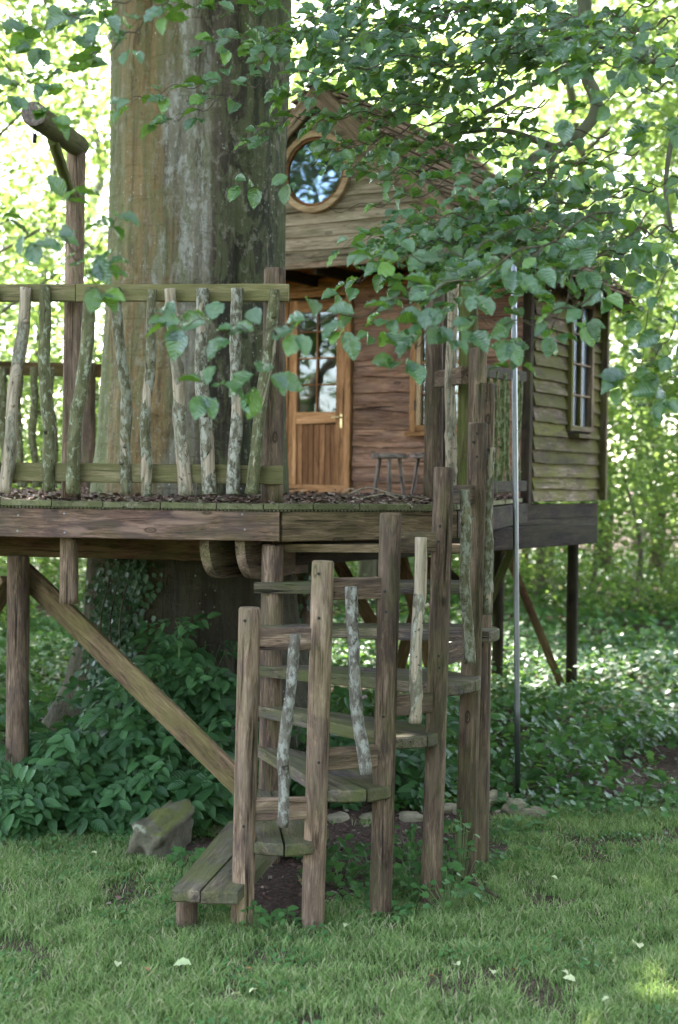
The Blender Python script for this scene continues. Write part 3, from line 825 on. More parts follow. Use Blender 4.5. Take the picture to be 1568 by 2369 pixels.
def build_back_rail():
    t = thing('deck_railing', 'shaded back railing of the deck seen between the trunk and the front branches', 'railing', (-3, 13.5, DECKZ))
    a, b = at(-60, 850, 13.4), at(240, 858, 13.9)
    board('rail', t, a, b, 0.13, 0.05, M_beam)
    board('rail', t, at(-60, 1105, 13.4), at(240, 1108, 13.9), 0.1, 0.05, M_beam)
    post('railing_post', t, at(203, 1150, 13.8), at(205, 838, 13.8), 0.07, M_post)
    for x0, x1, w in ((5, 12, 20), (45, 50, 17), (78, 85, 18), (118, 125, 16), (30, 55, 16), (-30, -25, 18)):
        stick('branch_baluster', t, at(x1, 1128, 13.4), at(x0, 850, 13.4), w / 2 / F * 13.4, w / 2 / F * 12.5, M_st[1], amp=0.03)
build_back_rail()
def build_side_rail():
    t = thing('deck_railing', 'short mossy branch railing between the stair top and the cabin corner', 'railing', (1.1, 10.5, DECKZ))
    a, b = at(1112, 857, 9.6), at(1212, 872, 11.6)
    board('rail', t, a, b, 0.085, 0.045, M_dark)
    board('rail', t, at(1112, 1128, 9.6), at(1212, 1124, 11.6), 0.085, 0.045, M_dark)
    for i, (x0, x1, w) in enumerate(((1127, 1130, 15), (1147, 1143, 15), (1164, 1157, 15), (1171, 1176, 11), (1195, 1187, 13), (1204, 1198, 11))):
        d = 9.8 + i * 0.32
        stick('branch_baluster', t, at(x1, 1143 - i * 1.0, d), at(x0, 856 + i * 3.0, d), w / 2 / F * d, w / 2 / F * d, M_stm, amp=0.012)
M_stm = barkstick('mossy_bark', (0.06, 0.07, 0.02), (0.12, 0.14, 0.04), (0.18, 0.19, 0.1), 0.4, 0.1)
build_side_rail()

# ------------------------------------------------------------------ spiral stair
C = Vector((-0.372, 8.03, 0))
PO = [(571, 2150, 1405, 6.86), (737, 2143, 1297, 6.92), (893, 2122, 1187, 7.08), (1012, 2098, 1080, 7.28), (1090, 2038, 978, 7.74), (1114, 2010, 887, 8.02), (1096, 1990, 805, 8.58)]
def build_stairs():
    t = thing('spiral_staircase', 'rustic spiral staircase of round log posts and thick mossy plank treads up to the deck', 'staircase', C)
    post('newel_post', t, (C.x, C.y + 0.005, -0.2), (C.x, C.y + 0.005, 1.80), 0.063, M_post)
    P = []
    for i, (px, yb, yt, d) in enumerate(PO):
        X = at(px, 1500, d).x
        top = at(px, yt, d)
        lean = [0.012, 0.016, 0.014, 0.02, 0.02, 0.0, 0.0][i]
        post('post', t, (X - lean, d, -0.2), (X + lean, d, top.z), 0.055 if i != 3 else 0.053, [M_postpale, M_postpale, M_post, M_post, M_post, M_post, M_post][i])
        P.append(Vector((X, d, 0)))
    ang = [math.atan2(p.y - C.y, p.x - C.x) for p in P]
    zt = [0.42, 0.66, 0.89, 1.12, 1.35, 1.59]
    Z1 = 0.227
    th = 0.062
    def pol(a, r): return (C.x + math.cos(a) * r, C.y + math.sin(a) * r)
    # lowest tread: two planks pointing to the front left
    fl, fr = at(398, 2062, 6.69), at(549, 2066, 6.67)
    bl, br = Vector((-0.60, 8.05, 0)), Vector((-0.20, 8.10, 0))
    ml, mb = (fl + fr) * 0.5 - Vector((0.02, 0, 0)), (bl + br) * 0.5
    prism('tread_board', t, [(fl.x, fl.y), (ml.x - .003, ml.y - 0.01), (mb.x - .003, mb.y), (bl.x, bl.y)], Z1, 0.062, M_tread, (0.15, 1))
    prism('tread_board', t, [(ml.x + .003, ml.y - 0.01), (fr.x, fr.y), (br.x, br.y), (mb.x + .003, mb.y)], Z1 - 0.004, 0.062, M_tread, (0.15, 1))
    q = at(432, 2110, 6.86)
    post('support_post', t, (q.x, q.y, -0.15), (q.x, q.y, Z1 - 0.064), 0.052, M_post)
    for k in range(6):
        a0 = ang[k] + (0.015 if k == 0 else 0.035)
        a1 = (ang[k + 1] + (0.0 if k == 0 else 0.03)) if k < 5 else ang[5] + 0.30
        if k == 4: a1 += 0.10
        
        am = (a0 + a1) / 2
        r_in = 0.16
        rout = [1.235, 1.225, 1.215, 1.225, 1.28, 1.28][k]
        prer = 1.04
        def wedge(b0, b1, first, last):
            pts = []
            if first:
                # nosing edge starts left of the newel and reaches the outer post
                e = Vector((math.cos(b0), math.sin(b0)))
                nrm = Vector((e.y, -e.x))
                s0 = (C.x - e.x * 0.10 + nrm.x * 0.075, C.y - e.y * 0.10 + nrm.y * 0.075)
                pts.append(s0)
            else:
                pts.append(pol(b0, 0.0))
            steps = 5
            if first: pts.append(pol(b0, prer))
            for i in range(steps + 1):
                b = b0 + (b1 - b0) * i / steps
                rr = rout - 0.05 * ((b - am) / (a1 - a0) * 2) ** 2
                if last and i == steps: rr -= 0.05
                pts.append(pol(b, rr))
            if last: pts.append(pol(b1 + 0.12, 0.95)); pts.append(pol(b1 + 0.55, 0.12))
            else: pts.append(pol(b1, 0.10))
            return pts
        split = am
        g = 0.004
        z = zt[k]
        prism('tread_board', t, wedge(a0, split - g, True, False), z, th, M_tread, (math.cos(am), math.sin(am)))
        prism('tread_board', t, wedge(split + g, a1, False, True), z - 0.003, th, M_tread, (math.cos(am), math.sin(am)))
    # top tread, parallel with the deck rim
    pts = [(-0.32, 8.22), (0.86, 8.36), (0.95, 8.9), (-0.2, 8.7)]
    prism('tread_board', t, [(-0.36, 8.07), (0.84, 8.20), (0.90, 8.45), (-0.28, 8.32)], 1.80, 0.045, M_rimg, (1, 0.1))
    hole = mesh([(math.cos(a) * 0.008, math.sin(a) * 0.008, z) for z in (-0.004, 0.001) for a in np.linspace(0, 6.283, 9)[:-1]],
                [tuple(range(8, 16))] + [(j, (j + 1) % 8, (j + 1) % 8 + 8, j + 8) for j in range(8)], M_iron)
    for i, (hx, hz) in enumerate(((0, 1.62), (1, 2.04), (2, 1.0), (2, 1.52), (2, 1.62), (3, 1.22), (3, 1.28), (3, 1.86), (3, 1.94), (4, 2.30), (4, 2.38), (4, 2.5), (5, 2.62), (5, 2.72), (1, 0.8), (0, 0.5), (1, 1.5))):
        if hz > at(PO[hx][0], PO[hx][2], PO[hx][3]).z - 0.03: hz = at(PO[hx][0], PO[hx][2], PO[hx][3]).z - 0.06
        p = P[hx]
        obj('bolt_hole', hole, t, Matrix.Translation((p.x + random.uniform(-0.012, 0.012), p.y - 0.0555, hz)) @ frame((0, -1, 0)))
    # stair rails and the branch hung on each pair
    spans = [(0, 1, 1478, 1870, 0.105), (1, 2, 1361, 1752, 0.105), (2, 3, 1254, 1629, 0.10), (3, 4, 1144, 1508, 0.10)]
    for i, j, yu, yl, h in spans:
        for yy in (yu, yl):
            a, b = P[i], P[j]
            d = (b - a).normalized()
            xm = (PO[i][0] + PO[j][0]) / 2
            z = at(xm, yy, (a.y + b.y) / 2).z
            board('rail', t, V3(a + d * 0.035, z), V3(b - d * 0.035, z), h, 0.045, M_post if i > 1 else M_postpale, seg=5)
    # rail from last stair post back to the porch post
    pa = at(1012, 878, 9.35); pb = at(1075, 868, 8.7)
    board('rail', t, pa, pb, 0.105, 0.045, M_post)
    st = [(683, 1467, 654, 1912, 26, 4, 6.78), (810, 1357, 846, 1790, 29, 4, 6.90), (974, 1243, 958, 1672, 28, 3, 7.05), (1074, 1133, 1087, 1535, 25, 0, 7.38), (1133, 1035, 1126, 1421, 28, 0, 7.78), (1048, 640, 1040, 1185, 25, 3, 8.95)]
    for x0, y0, x1, y1, w, mi, d in st:
        r = w / 2 / F * d
        stick('branch_baluster', t, at(x1, y1, d), at(x0, y0, d), r * 1.05, r * 0.95, M_st[mi], amp=0.014, knots=3)
    return t
build_stairs()
def build_porch_posts():
    for (x, yt, yb, d, r, mat, lab) in ((1004, 555, 1163, 9.5, 0.060, M_post, 'tall weathered log post at the stair top under the gable'),
                                    (1031, 600, 1150, 10.4, 0.028, M_dark, 'thin dark post just right of the tall weathered log post'),
                                    (1082, 600, 1150, 9.3, 0.062, M_postgreen, 'mossy tall log post behind the stair rail')):
        p0, p1 = at(x - 3, yb, d), at(x + 3, yt, d)
        o = post('porch_post', None, V3(p0, DECKZ), p1, r, mat, rough=0.09)
        tag(o, lab, 'post')
build_porch_posts()

# ------------------------------------------------------------------ cabin
def wallframe(p, u, up=(0, 0, 1)):
    """local Z along the wall, Y up, X into the cabin"""
    return Matrix.Translation(p) @ frame(u, up)
def lap(parent, p, u, L, h, mat, wav=0.012, thick=0.022, name='cladding_board', lip=0.042, trimL=0.0, trimR=0.0):
    """one lapped board; p = lower left corner; trim = how much shorter the top edge is at each end"""
    s = random.random() * 80
    N = max(3, int(L / 0.035))
    fr_ = random.uniform(0.9, 2.6)
    vs, fs = [], []
    for i in range(N + 1):
        f = i / N
        wv = wav * (n3(f * L * fr_ + s, 0, s) * 1.4 + 0.45 * n3(f * L * 6 + s, 3, s) + 0.25 * n3(f * L * 22, 5, s))
        zb = L * f
        zt_ = trimL + (L - trimL - trimR) * f
        vs += [(-lip, wv, zb), (-lip * 0.4, h * 1.12, zt_), (-lip * 0.4 + thick, h * 1.12, zt_), (-lip + thick, wv, zb)]
    for i in range(N):
        for j in range(4):
            a, c = i * 4 + j, i * 4 + (j + 1) % 4
            fs.append((a, a + 4, c + 4, c))
    fs += [(0, 1, 2, 3), (N * 4 + 3, N * 4 + 2, N * 4 + 1, N * 4)]
    return obj(name, mesh(vs, fs, mat), parent, wallframe(p, u))

def build_cabin():
    t = thing('tree_cabin', 'timber cabin with waney-edge boards, steep shingled roof and round gable window', 'cabin', V3(DOOR + U * .5 + B * .9, DECKZ))
    SL = 1.716           # side wall length
    back = 1.72
    zT = 4.05
    # inner shell so that no light leaks through the boards
    def panel(name, a, b, z0, z1, mat, th=0.03, par=None):
        d = (b - a); L = d.length
        return board(name, par or t, V3(a, (z0 + z1) / 2), V3(b, (z0 + z1) / 2), z1 - z0, th, mat, seg=1, wob=0)
    inn = B * 0.05
    Lw = DOOR + U * -1.02
    # front shell pieces leaving door and window open
    def fp(s): return DOOR + U * s + inn
    panel('lining', fp(-1.0), fp(-0.36), DECKZ, zT, M_void)
    panel('lining', fp(0.34), fp(1.03), DECKZ, zT, M_void)
    panel('lining', fp(1.03), fp(1.50), DECKZ, 2.64, M_void)
    panel('lining', fp(1.50), fp(2.10), DECKZ, zT, M_void)
    panel('lining', fp(-0.36), fp(0.34), 3.85, zT, M_void); panel('lining', fp(1.03), fp(1.50), 3.83, zT, M_void)
    sp = lambda v: K + B * v - U * 0.05
    panel('lining', sp(0.05), sp(0.88), 2.0, zT, M_void); panel('lining', sp(1.38), sp(SL), 2.0, zT, M_void)
    panel('lining', sp(0.88), sp(1.38), 2.0, 2.66, M_void); panel('lining', sp(0.88), sp(1.38), 3.82, zT, M_void)
    panel('lining', Lw + B * SL, K + B * SL - U * 0.03, 2.0, zT, M_void); panel('lining', Lw + inn, Lw + B * SL, 2.0, zT, M_void)
    # floor
    prism('floor', t, [tuple((Lw + B * .02)[:2]), tuple((K + B * .03)[:2]), tuple((K + B * SL)[:2]), tuple((Lw + B * SL)[:2])], 2.02, 0.03, M_void)
    # front wall boards
    z = 1.99; rows = []
    while z < zT - 0.05:
        h = random.uniform(0.150, 0.185); rows.append((z, h)); z += h
    for z, h in rows:
        segs = [(-1.0, -0.40), (0.385, 2.08)]
        if z + h * 0.5 > 2.60 and z + h * .5 < 3.90: segs = [(-1.0, -0.40), (0.385, 0.985), (1.535, 2.08)]
        if z > 3.90: segs = [(-1.0, 2.08)]
        for a, b in segs: lap(t, V3(DOOR + U * a, z), U, b - a, h, M_wall, wav=random.uniform(0.008, 0.030))
    # side wall boards, greener
    z = 1.995
    while z < zT - 0.02:
        h = random.uniform(0.105, 0.130)
        segs = [(0.04, SL)]
        if z + h * .5 > 2.62 and z + h * .5 < 3.88: segs = [(0.04, 0.83), (1.43, SL)]
        for a, b in segs: lap(t, V3(K + B * a, z), B, b - a, h, M_wallg, wav=random.uniform(0.005, 0.018), lip=0.055)
        z += h
    # nail heads of the cladding
    nv, nf = [], []
    def nail(p, d):
        k = len(nv); x_ = d.cross(Vector((0, 0, 1))).normalized()
        for q in (0.0, 0.006):
            for a in range(6): nv.append(p + d * q + x_ * math.cos(a * 1.047) * 0.0045 + Vector((0, 0, 1)) * math.sin(a * 1.047) * 0.0045)
        nf.append(tuple(range(k + 6, k + 12)))
        for a in range(6): nf.append((k + a, k + (a + 1) % 6, k + (a + 1) % 6 + 6, k + a + 6))
    for z, h in rows:
        for q in (0.42, 0.68, 0.95, 1.60, 1.85, 2.05):
            if 0.985 < q < 1.535 and 2.6 < z < 3.9: continue
            nail(V3(DOOR + U * (q + random.uniform(-.015, .015)) - B * 0.034, z + h * 0.30), -B)
            nail(V3(DOOR + U * (q + random.uniform(-.015, .015)) - B * 0.026, z + h * 0.62), -B)
    obj('nail_heads', mesh(nv, nf, M_iron), t, kind='stuff')
    # corner posts
    board('corner_post', t, V3(K - U * 0.0 - B * 0.02, 1.97), V3(K - B * 0.02, 4.1), 0.08, 0.07, M_dark, up=U)
    kc = K + B * (SL + 0.02) + U * 0.05
    board('corner_post', t, V3(kc, 2.0), V3(kc, 4.1), 0.12, 0.05, M_wallg, up=U)
    # ---------------- door
    dw0, dw1, dz0, dz1 = -0.363, 0.343, 2.045, 3.88
    def fb(name, s0, z0, s1, z1, w, th, mat, off=0.0, par=None, **kw):
        a = DOOR + U * s0 - B * off; b = DOOR + U * s1 - B * off
        up = (0, 0, 1) if abs(s1 - s0) > abs(z1 - z0) else U
        return board(name, par or t, V3(a, z0), V3(b, z1), w, th, mat, up=up, seg=2, wob=0.0008, bev=0.003, **kw)
    fb('door_frame', dw0 + 0.02, dz0 - .02, dw0 + 0.02, dz1, 0.05, 0.07, M_door, 0.03)
    fb('door_frame', dw1 + 0.0, dz0 - .02, dw1 + 0.0, dz1, 0.06, 0.07, M_door, 0.035)
    fb('door_frame', dw0 - 0.005, dz1 + 0.031, dw1 + 0.03, dz1 + 0.031, 0.06, 0.075, M_door, 0.033)
    door = fb('door', dw0 + 0.045, 2.07, dw1 - 0.03, 2.07, 0.09, 0.04, M_door, 0.02)
    for s in (dw0 + 0.09, dw1 - 0.085): fb('door_stile', s, 2.116, s, 3.86, 0.088 if s < 0 else 0.105, 0.041, M_door, 0.02, par=door)
    gl0, gl1 = dw0 + 0.134, dw1 - 0.138
    fb('door_rail', gl0, 2.745, gl1, 2.745, 0.115, 0.04, M_door, 0.02, par=door)
    fb('door_rail', gl0, 3.80, gl1, 3.80, 0.11, 0.04, M_door, 0.02, par=door)
    nb = 7
    for k in range(nb):
        w = (gl1 - gl0) / nb
        fb('door_slat', gl0 + w * (k + .5), 2.116, gl0 + w * (k + .5), 2.687, w - 0.006, 0.02, M_doorpanel, 0.012 - 0.002 * (k % 2), par=door)
    fb('glazing_bar', (gl0 + gl1) / 2, 2.803, (gl0 + gl1) / 2, 3.744, 0.018, 0.02, M_doorpanel, 0.02, par=door)
    for zz in (3.06, 3.31, 3.56): fb('glazing_bar', gl0, zz, gl1, zz, 0.016, 0.019, M_doorpanel, 0.0205, par=door)
    fb('pane', (gl0 + gl1) / 2, 2.803, (gl0 + gl1) / 2, 3.744, gl1 - gl0 - .002, 0.005, M_glass, 0.008, par=door)
    hp = V3(DOOR + U * (dw1 - 0.075) - B * 0.045, 2.72)
    board('handle_plate', door, hp - Vector((0, 0, .07)), hp + Vector((0, 0, .06)), 0.028, 0.008, M_brass, up=U)
    path_tube('handle', door, [hp - B * 0.005 + Vector((0, 0, .03)), hp - B * 0.04 + Vector((0, 0, .03)), hp - B * 0.045 - U * 0.03 + Vector((0, 0, .03)), hp - B * 0.045 - U * 0.08 + Vector((0, 0, .028))], 0.008, 0.007, M_brass, 8, 4)
    # lintel board above door
    fb('lintel', -0.55, 3.975, 0.9, 3.975, 0.06, 0.03, M_door, 0.075)
    # ---------------- front window
    w0, w1, z0, z1 = 0.99, 1.53, 2.61, 3.86
    win = fb('window', w0 + .03, z0, w0 + .03, z1, 0.055, 0.06, M_door, 0.035)
    fb('window_frame', w1 - .03, z0, w1 - .03, z1, 0.055, 0.06, M_door, 0.035, par=win)
    fb('window_frame', w0 + .06, z1 - .03, w1 - .06, z1 - .03, 0.055, 0.055, M_door, 0.035, par=win)
    fb('window_frame', w0 + .06, z0 + .03, w1 - .06, z0 + .03, 0.055, 0.055, M_door, 0.035, par=win)
    fb('sash', w0 + .085, z0 + .06, w0 + .085, z1 - .06, 0.045, 0.045, M_ring, 0.04, par=win)
    fb('sill', w0 - .03, z0 - .02, w1 + .03, z0 - .02, 0.035, 0.10, M_door, 0.05, par=win)
    fb('pane', (w0 + w1) / 2, z0 + .06, (w0 + w1) / 2, z1 - .06, w1 - w0 - .12, 0.005, M_glass, 0.02, par=win)
    fb('glazing_bar', (w0 + w1) / 2 + .02, z0 + .06, (w0 + w1) / 2 + .02, z1 - .06, 0.02, 0.02, M_door, 0.035, par=win)
    for k in range(1, 4):
        zz = z0 + .06 + (z1 - z0 - .12) * k / 4
        fb('glazing_bar', w0 + .108, zz, w1 - .06, zz, 0.016, 0.018, M_door, 0.0355, par=win)
    for zz in (2.80, 3.35): 
        hpz = V3(DOOR + U * (w0 + .058) - B * 0.068, zz)
        board('hinge', win, hpz, hpz + Vector((0, 0, .09)), 0.014, 0.008, M_iron, up=U)
    # ---------------- side window
    def sb(name, s0, z0, s1, z1, w, th, mat, off=0.0, par=None):
        a = K + B * s0 + U * off; b = K + B * s1 + U * off
        up = (0, 0, 1) if abs(s1 - s0) > abs(z1 - z0) else B
        return board(name, par or t, V3(a, z0), V3(b, z1), w, th, mat, up=up, seg=2, wob=0.001, bev=0.003)
    win = sb('window', 0.86, 2.64, 0.86, 3.87, 0.055, 0.06, M_wallg, 0.05)
    sb('window_frame', 1.40, 2.64, 1.40, 3.87, 0.05, 0.06, M_postpale, 0.05, win)
    sb('window_frame', 0.89, 3.84, 1.375, 3.84, 0.05, 0.06, M_wallg, 0.05, win)
    sb('window_frame', 0.89, 2.67, 1.375, 2.67, 0.05, 0.06, M_wallg, 0.05, win)
    sb('sill', 0.92, 2.60, 1.46, 2.60, 0.04, 0.12, M_wallg, 0.07, win)
    sb('pane', 1.13, 2.69, 1.13, 3.82, 0.50, 0.005, M_glasss, 0.035, win)
    sb('glazing_bar', 1.12, 2.69, 1.12, 3.82, 0.03, 0.03, M_wallg, 0.05, win)
    for zz in (2.98, 3.27, 3.55): sb('glazing_bar', 0.885, zz, 1.375, zz, 0.018, 0.028, M_postpale, 0.0505, win)
    # ---------------- gable, standing forward of the front wall
    G0 = DOOR - B * 0.9
    sA = 0.55
    zA, zE, hw = 5.62, 3.97, 1.84
    pitch = (zA - zE) / hw
    def half(z): return max(0.0, (zA - 0.10 - z) / pitch)
    z = 4.06
    gb = []
    while z < zA - 0.22:
        h = 0.112 * random.uniform(0.92, 1.08)
        hb, ht = half(z), half(z + h * 1.12)
        if hb > 0.08:
            lap(t, V3(G0 + U * (sA - hb), z), U, 2 * hb, h, M_gable, wav=0.006, lip=0.028, name='gable_board', trimL=hb - ht, trimR=hb - ht)
        z += h
    # backing of the gable
    bk = G0 + B * 0.035
    vs = [V3(bk + U * (sA - half(4.04)), 4.04), V3(bk + U * (sA + half(4.04)), 4.04), V3(bk + U * sA, zA - .1)]
    vs += [v + B * 0.02 for v in vs]
    obj('gable_lining', mesh(vs, [(0, 2, 1), (3, 4, 5), (0, 1, 4, 3), (1, 2, 5, 4), (2, 0, 3, 5)], M_void), t)
    # round window
    wc = G0 + U * 0.50 - B * 0.035
    zc = 4.83
    def ring(r0, r1, d0, d1, seg=48):
        vs, fs = [], []
        for j in range(seg):
            a = 6.28318 * j / seg
            c, s = math.cos(a), math.sin(a)
            for r, d in ((r0, d0), (r0, d1), (r1 - .006, d1), (r1, d1 - .006), (r1, d0)):
                vs.append(V3(wc + U * (c * r) - B * d, zc + s * r))
        for j in range(seg):
            a, b = j * 5, ((j + 1) % seg) * 5
            for k in range(5): fs.append((a + k, b + k, b + (k + 1) % 5, a + (k + 1) % 5))
        return vs, fs
    vs, fs = ring(0.300, 0.354, -0.02, 0.045)
    Mw = wallframe(V3(wc, zc), U)
    Mi = Mw.inverted()
    rw = obj('round_window', mesh([Mi @ v for v in vs], fs, M_ring), t, Mw)
    vs, fs = ring(0.272, 0.296, -0.02, 0.030)
    obj('inner_ring', mesh([Mi @ v for v in vs], fs, M_doorpanel), rw, Mw)
    def disc(r, off, mat, name):
        vs = [Mi @ V3(wc + U * (math.cos(6.28318 * j / 40) * r) - B * off, zc + math.sin(6.28318 * j / 40) * r) for j in range(40)]
        return obj(name, mesh(vs, [tuple(range(40))], mat), rw, Mw)
    disc(0.284, 0.015, M_glassr, 'pane')
    disc(0.290, 0.001, M_void, 'dark_backing')  # dark disc standing in for the unlit room behind the pane
    # soffit rafters and ceiling boards of the porch
    for s in (-0.9, -0.45, 0.0, 0.45, 0.9, 1.35, 1.8):
        a = DOOR + U * s - B * 0.04
        board('rafter', t, V3(a, 4.02), V3(a - B * 0.82, 4.02), 0.10, 0.045, M_dark)
    for k in range(6):
        a = DOOR + U * -1.1 - B * (0.06 + 0.14 * k); b = DOOR + U * 2.2 - B * (0.06 + 0.14 * k)
        board('ceiling_board', t, V3(a, 4.09), V3(b, 4.09), 0.13, 0.02, M_soffit, up=B)
    board('wall_plate', t, V3(DOOR + U * -1.05 - B * 0.06, 4.0), V3(DOOR + U * 2.12 - B * 0.06, 4.0), 0.10, 0.05, M_soffit)
    board('wall_plate', t, V3(G0 + U * (sA - 1.6), 4.035), V3(G0 + U * (sA + 1.75), 4.035), 0.05, 0.05, M_barge)
    # ---------------- roof
    y0, y1 = -0.13, 2.86      # from the gable plane backwards
    rf = None
    for sgn in (1, -1):
        e = U * sgn
        sl = (e * hw + Vector((0, 0, zE - zA)))
        Ls = sl.length
        sd_ = sl.normalized()
        nrm = sd_.cross(B) * (1 if sd_.cross(B).z > 0 else -1)
        top = G0 + U * sA
        # deck slab
        a = V3(top, zA - 0.03)
        vs = []
        for q0 in (y0 + .04, y1 - .04):
            for l in (0.0, Ls - 0.02):
                for th in (0.0, -0.05):
                    vs.append(a + B * q0 + sd_ * l + nrm * th)
        fs = [(0, 4, 6, 2), (1, 3, 7, 5), (0, 2, 3, 1), (4, 5, 7, 6), (0, 1, 5, 4), (2, 6, 7, 3)]
        o = obj('roof', mesh(vs, fs, M_barge), t)
        ncs = 26
        for k in range(ncs):
            l = Ls * (k + 0.9) / ncs
            p0 = a + B * y0 + sd_ * (l - 0.02) + nrm * (0.030 + 0.006 * (k % 2) )
            p1 = a + B * y1 + sd_ * (l - 0.02) + nrm * (0.030 + 0.006 * (k % 2))
            tl = (sd_ * 1.0 + nrm * 0.42).normalized()
            board('roof_course', o, p0 + B * random.uniform(-.03, .03), p1, 0.085, 0.020, M_roof, up=tl, seg=14, wob=0.012)
        # barge board
        b0 = a + B * (y0 - 0.0) - nrm * 0.085 + sd_ * 0.02
        board('barge_board', t, b0, b0 + sd_ * (Ls - 0.03), 0.15, 0.028, M_barge, up=nrm)
        # fringe of thatch at the eave
        n = 2600
        q = RNG.uniform(y0, y1, n)
        base = np.array(a) + np.outer(q, np.array(B)) + np.array(sd_) * Ls * RNG.uniform(0.90, 1.0, n)[:, None] + np.outer(RNG.uniform(-0.10, 0.02, n), np.array(nrm))
        A = unit(np.array(sd_) + RNG.normal(size=(n, 3)) * 0.35 + np.array([0, 0, -0.25]))
        N = unit(rand_dirs(n) + np.array(nrm))
        me = cloud_mesh((T_quad[0] * np.array([0.22, 1, 1]), T_quad[1], T_quad[2]), base, N, A, RNG.uniform(0.06, 0.16, n), M_thatch)
        obj('eave_thatch', me, o, kind='stuff')
    # floor structure under the side wall
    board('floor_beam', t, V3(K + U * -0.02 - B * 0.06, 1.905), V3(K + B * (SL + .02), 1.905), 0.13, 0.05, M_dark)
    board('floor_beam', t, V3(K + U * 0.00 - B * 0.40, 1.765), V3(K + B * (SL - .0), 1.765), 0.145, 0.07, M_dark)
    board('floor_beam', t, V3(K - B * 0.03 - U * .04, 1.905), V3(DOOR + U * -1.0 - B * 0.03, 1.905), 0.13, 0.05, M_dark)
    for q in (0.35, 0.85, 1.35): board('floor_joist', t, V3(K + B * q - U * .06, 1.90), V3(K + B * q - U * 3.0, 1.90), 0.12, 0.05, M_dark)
    # legs and braces under the cabin
    for px, d, yt in ((1322, 13.75, 1200), (1151, 13.9, 1200), (880, 15.2, 1200)):
        p = at(px, 1500, d)
        post('leg', t, (p.x, d, -0.1), (p.x, d, 1.70), 0.055, M_dark, rough=0.06)
    board('brace', t, at(1166, 1262, 13.7), at(1300, 1590, 13.7), 0.075, 0.06, M_beam, up=(1, 0, 0.4))
    board('brace', t, at(1196, 1240, 13.5), at(1112, 1440, 13.5), 0.075, 0.06, M_postgreen, up=(1, 0, 0.4))
    board('brace', t, at(1150, 1420, 13.9), at(1010, 1300, 13.9), 0.075, 0.06, M_dark, up=(1, 0, 0.4))
M_thatch = leafmat('thatch_straw', (0.025, 0.017, 0.012), (0.12, 0.08, 0.055), (0.1, 0.06, 0.03), 0.03, 0.9, 0.1)
build_cabin()

def stool(x, y, d, lab, sc=1.0, cut=False):
    p = at(x, y, d)
    t = thing('stool', lab, 'stool', V3(p, DECKZ), group='rough wooden stools on the deck')
    h = 0.37 * sc
    top = Vector((p.x, p.y, DECKZ + h))
    prism('seat', t, [(p.x + math.cos(a) * 0.155, p.y + math.sin(a) * 0.11) for a in np.linspace(0, 6.28, 17)[:-1]], DECKZ + h, 0.045, M_stool)
    for k in range(3):
        a = 0.5 + k * 2.09
        post('leg', t, (p.x + math.cos(a) * 0.15, p.y + math.sin(a) * 0.12, DECKZ + 0.0), (p.x + math.cos(a) * 0.10, p.y + math.sin(a) * 0.08, DECKZ + h - 0.045), 0.019, M_stool, seg=10)
stool(900, 1140, 12.3, 'small three-legged wooden stool against the boards, left of the window')
stool(990, 1140, 12.0, 'wooden stool half hidden by the tall post under the window')

def build_pole():
    p0 = at(1198, 1864, 9.57); p1 = at(1187, 470, 9.62)
    me = tube_mesh((p1 - p0).length, 0.0185, 0.0185, M_steel, seg=20, rings=6, rough=0.0)
    o = obj('sliding_pole', me, None, Matrix.Translation(V3(p0, -0.03)) @ frame(p1 - V3(p0, -0.03)), label='shiny stainless steel sliding pole standing free right of the staircase', cat='pole')
    me2 = tube_mesh(0.02, 0.035, 0.035, M_steel, seg=16, rings=2, rough=0)
build_pole()

# ------------------------------------------------------------------ stones
def rock_mesh(sx, sy, sz, mat, seed, rough=0.22, sub=3, boxy=0.5):
    import bmesh
    bm = bmesh.new()
    bmesh.ops.create_icosphere(bm, subdivisions=sub, radius=1)
    for v in bm.verts:
        c = v.co.copy()
        m = max(abs(c.x), abs(c.y), abs(c.z))
        c = c * (1 - boxy) + (c / m) * 0.85 * boxy
        q = 1 + rough * n3(c.x * 1.2 + seed, c.y * 1.2, c.z * 1.2) + rough * 0.45 * n3(c.x * 3 + seed, c.y * 3, c.z * 3) + 0.08 * rough * n3(c.x * 9, c.y * 9 + seed, c.z * 9)
        v.co = Vector((c.x * sx * q, c.y * sy * q, c.z * sz * q))
    me = bpy.data.meshes.new('rock'); bm.to_mesh(me); bm.free()
    me.materials.append(mat)
    me.polygons.foreach_set('use_smooth', [True] * len(me.polygons))
    return me
p = at(380, 1950, 8.25)
o = obj('boulder', rock_mesh(0.115, 0.25, 0.14, M_boulder, 3.3, 0.3, 4, 0.75), None, Matrix.Translation((p.x + 0.0, 8.24, 0.10)) @ Euler((R(12), R(14), R(-22))).to_matrix().to_4x4(), label='long mossy boulder lying at the lawn edge left of the stairs', cat='boulder')
ed = thing('stone_edging', 'low row of pale rough stones edging the lawn behind the stairs and pole', 'edging', (1, 9.2, 0))
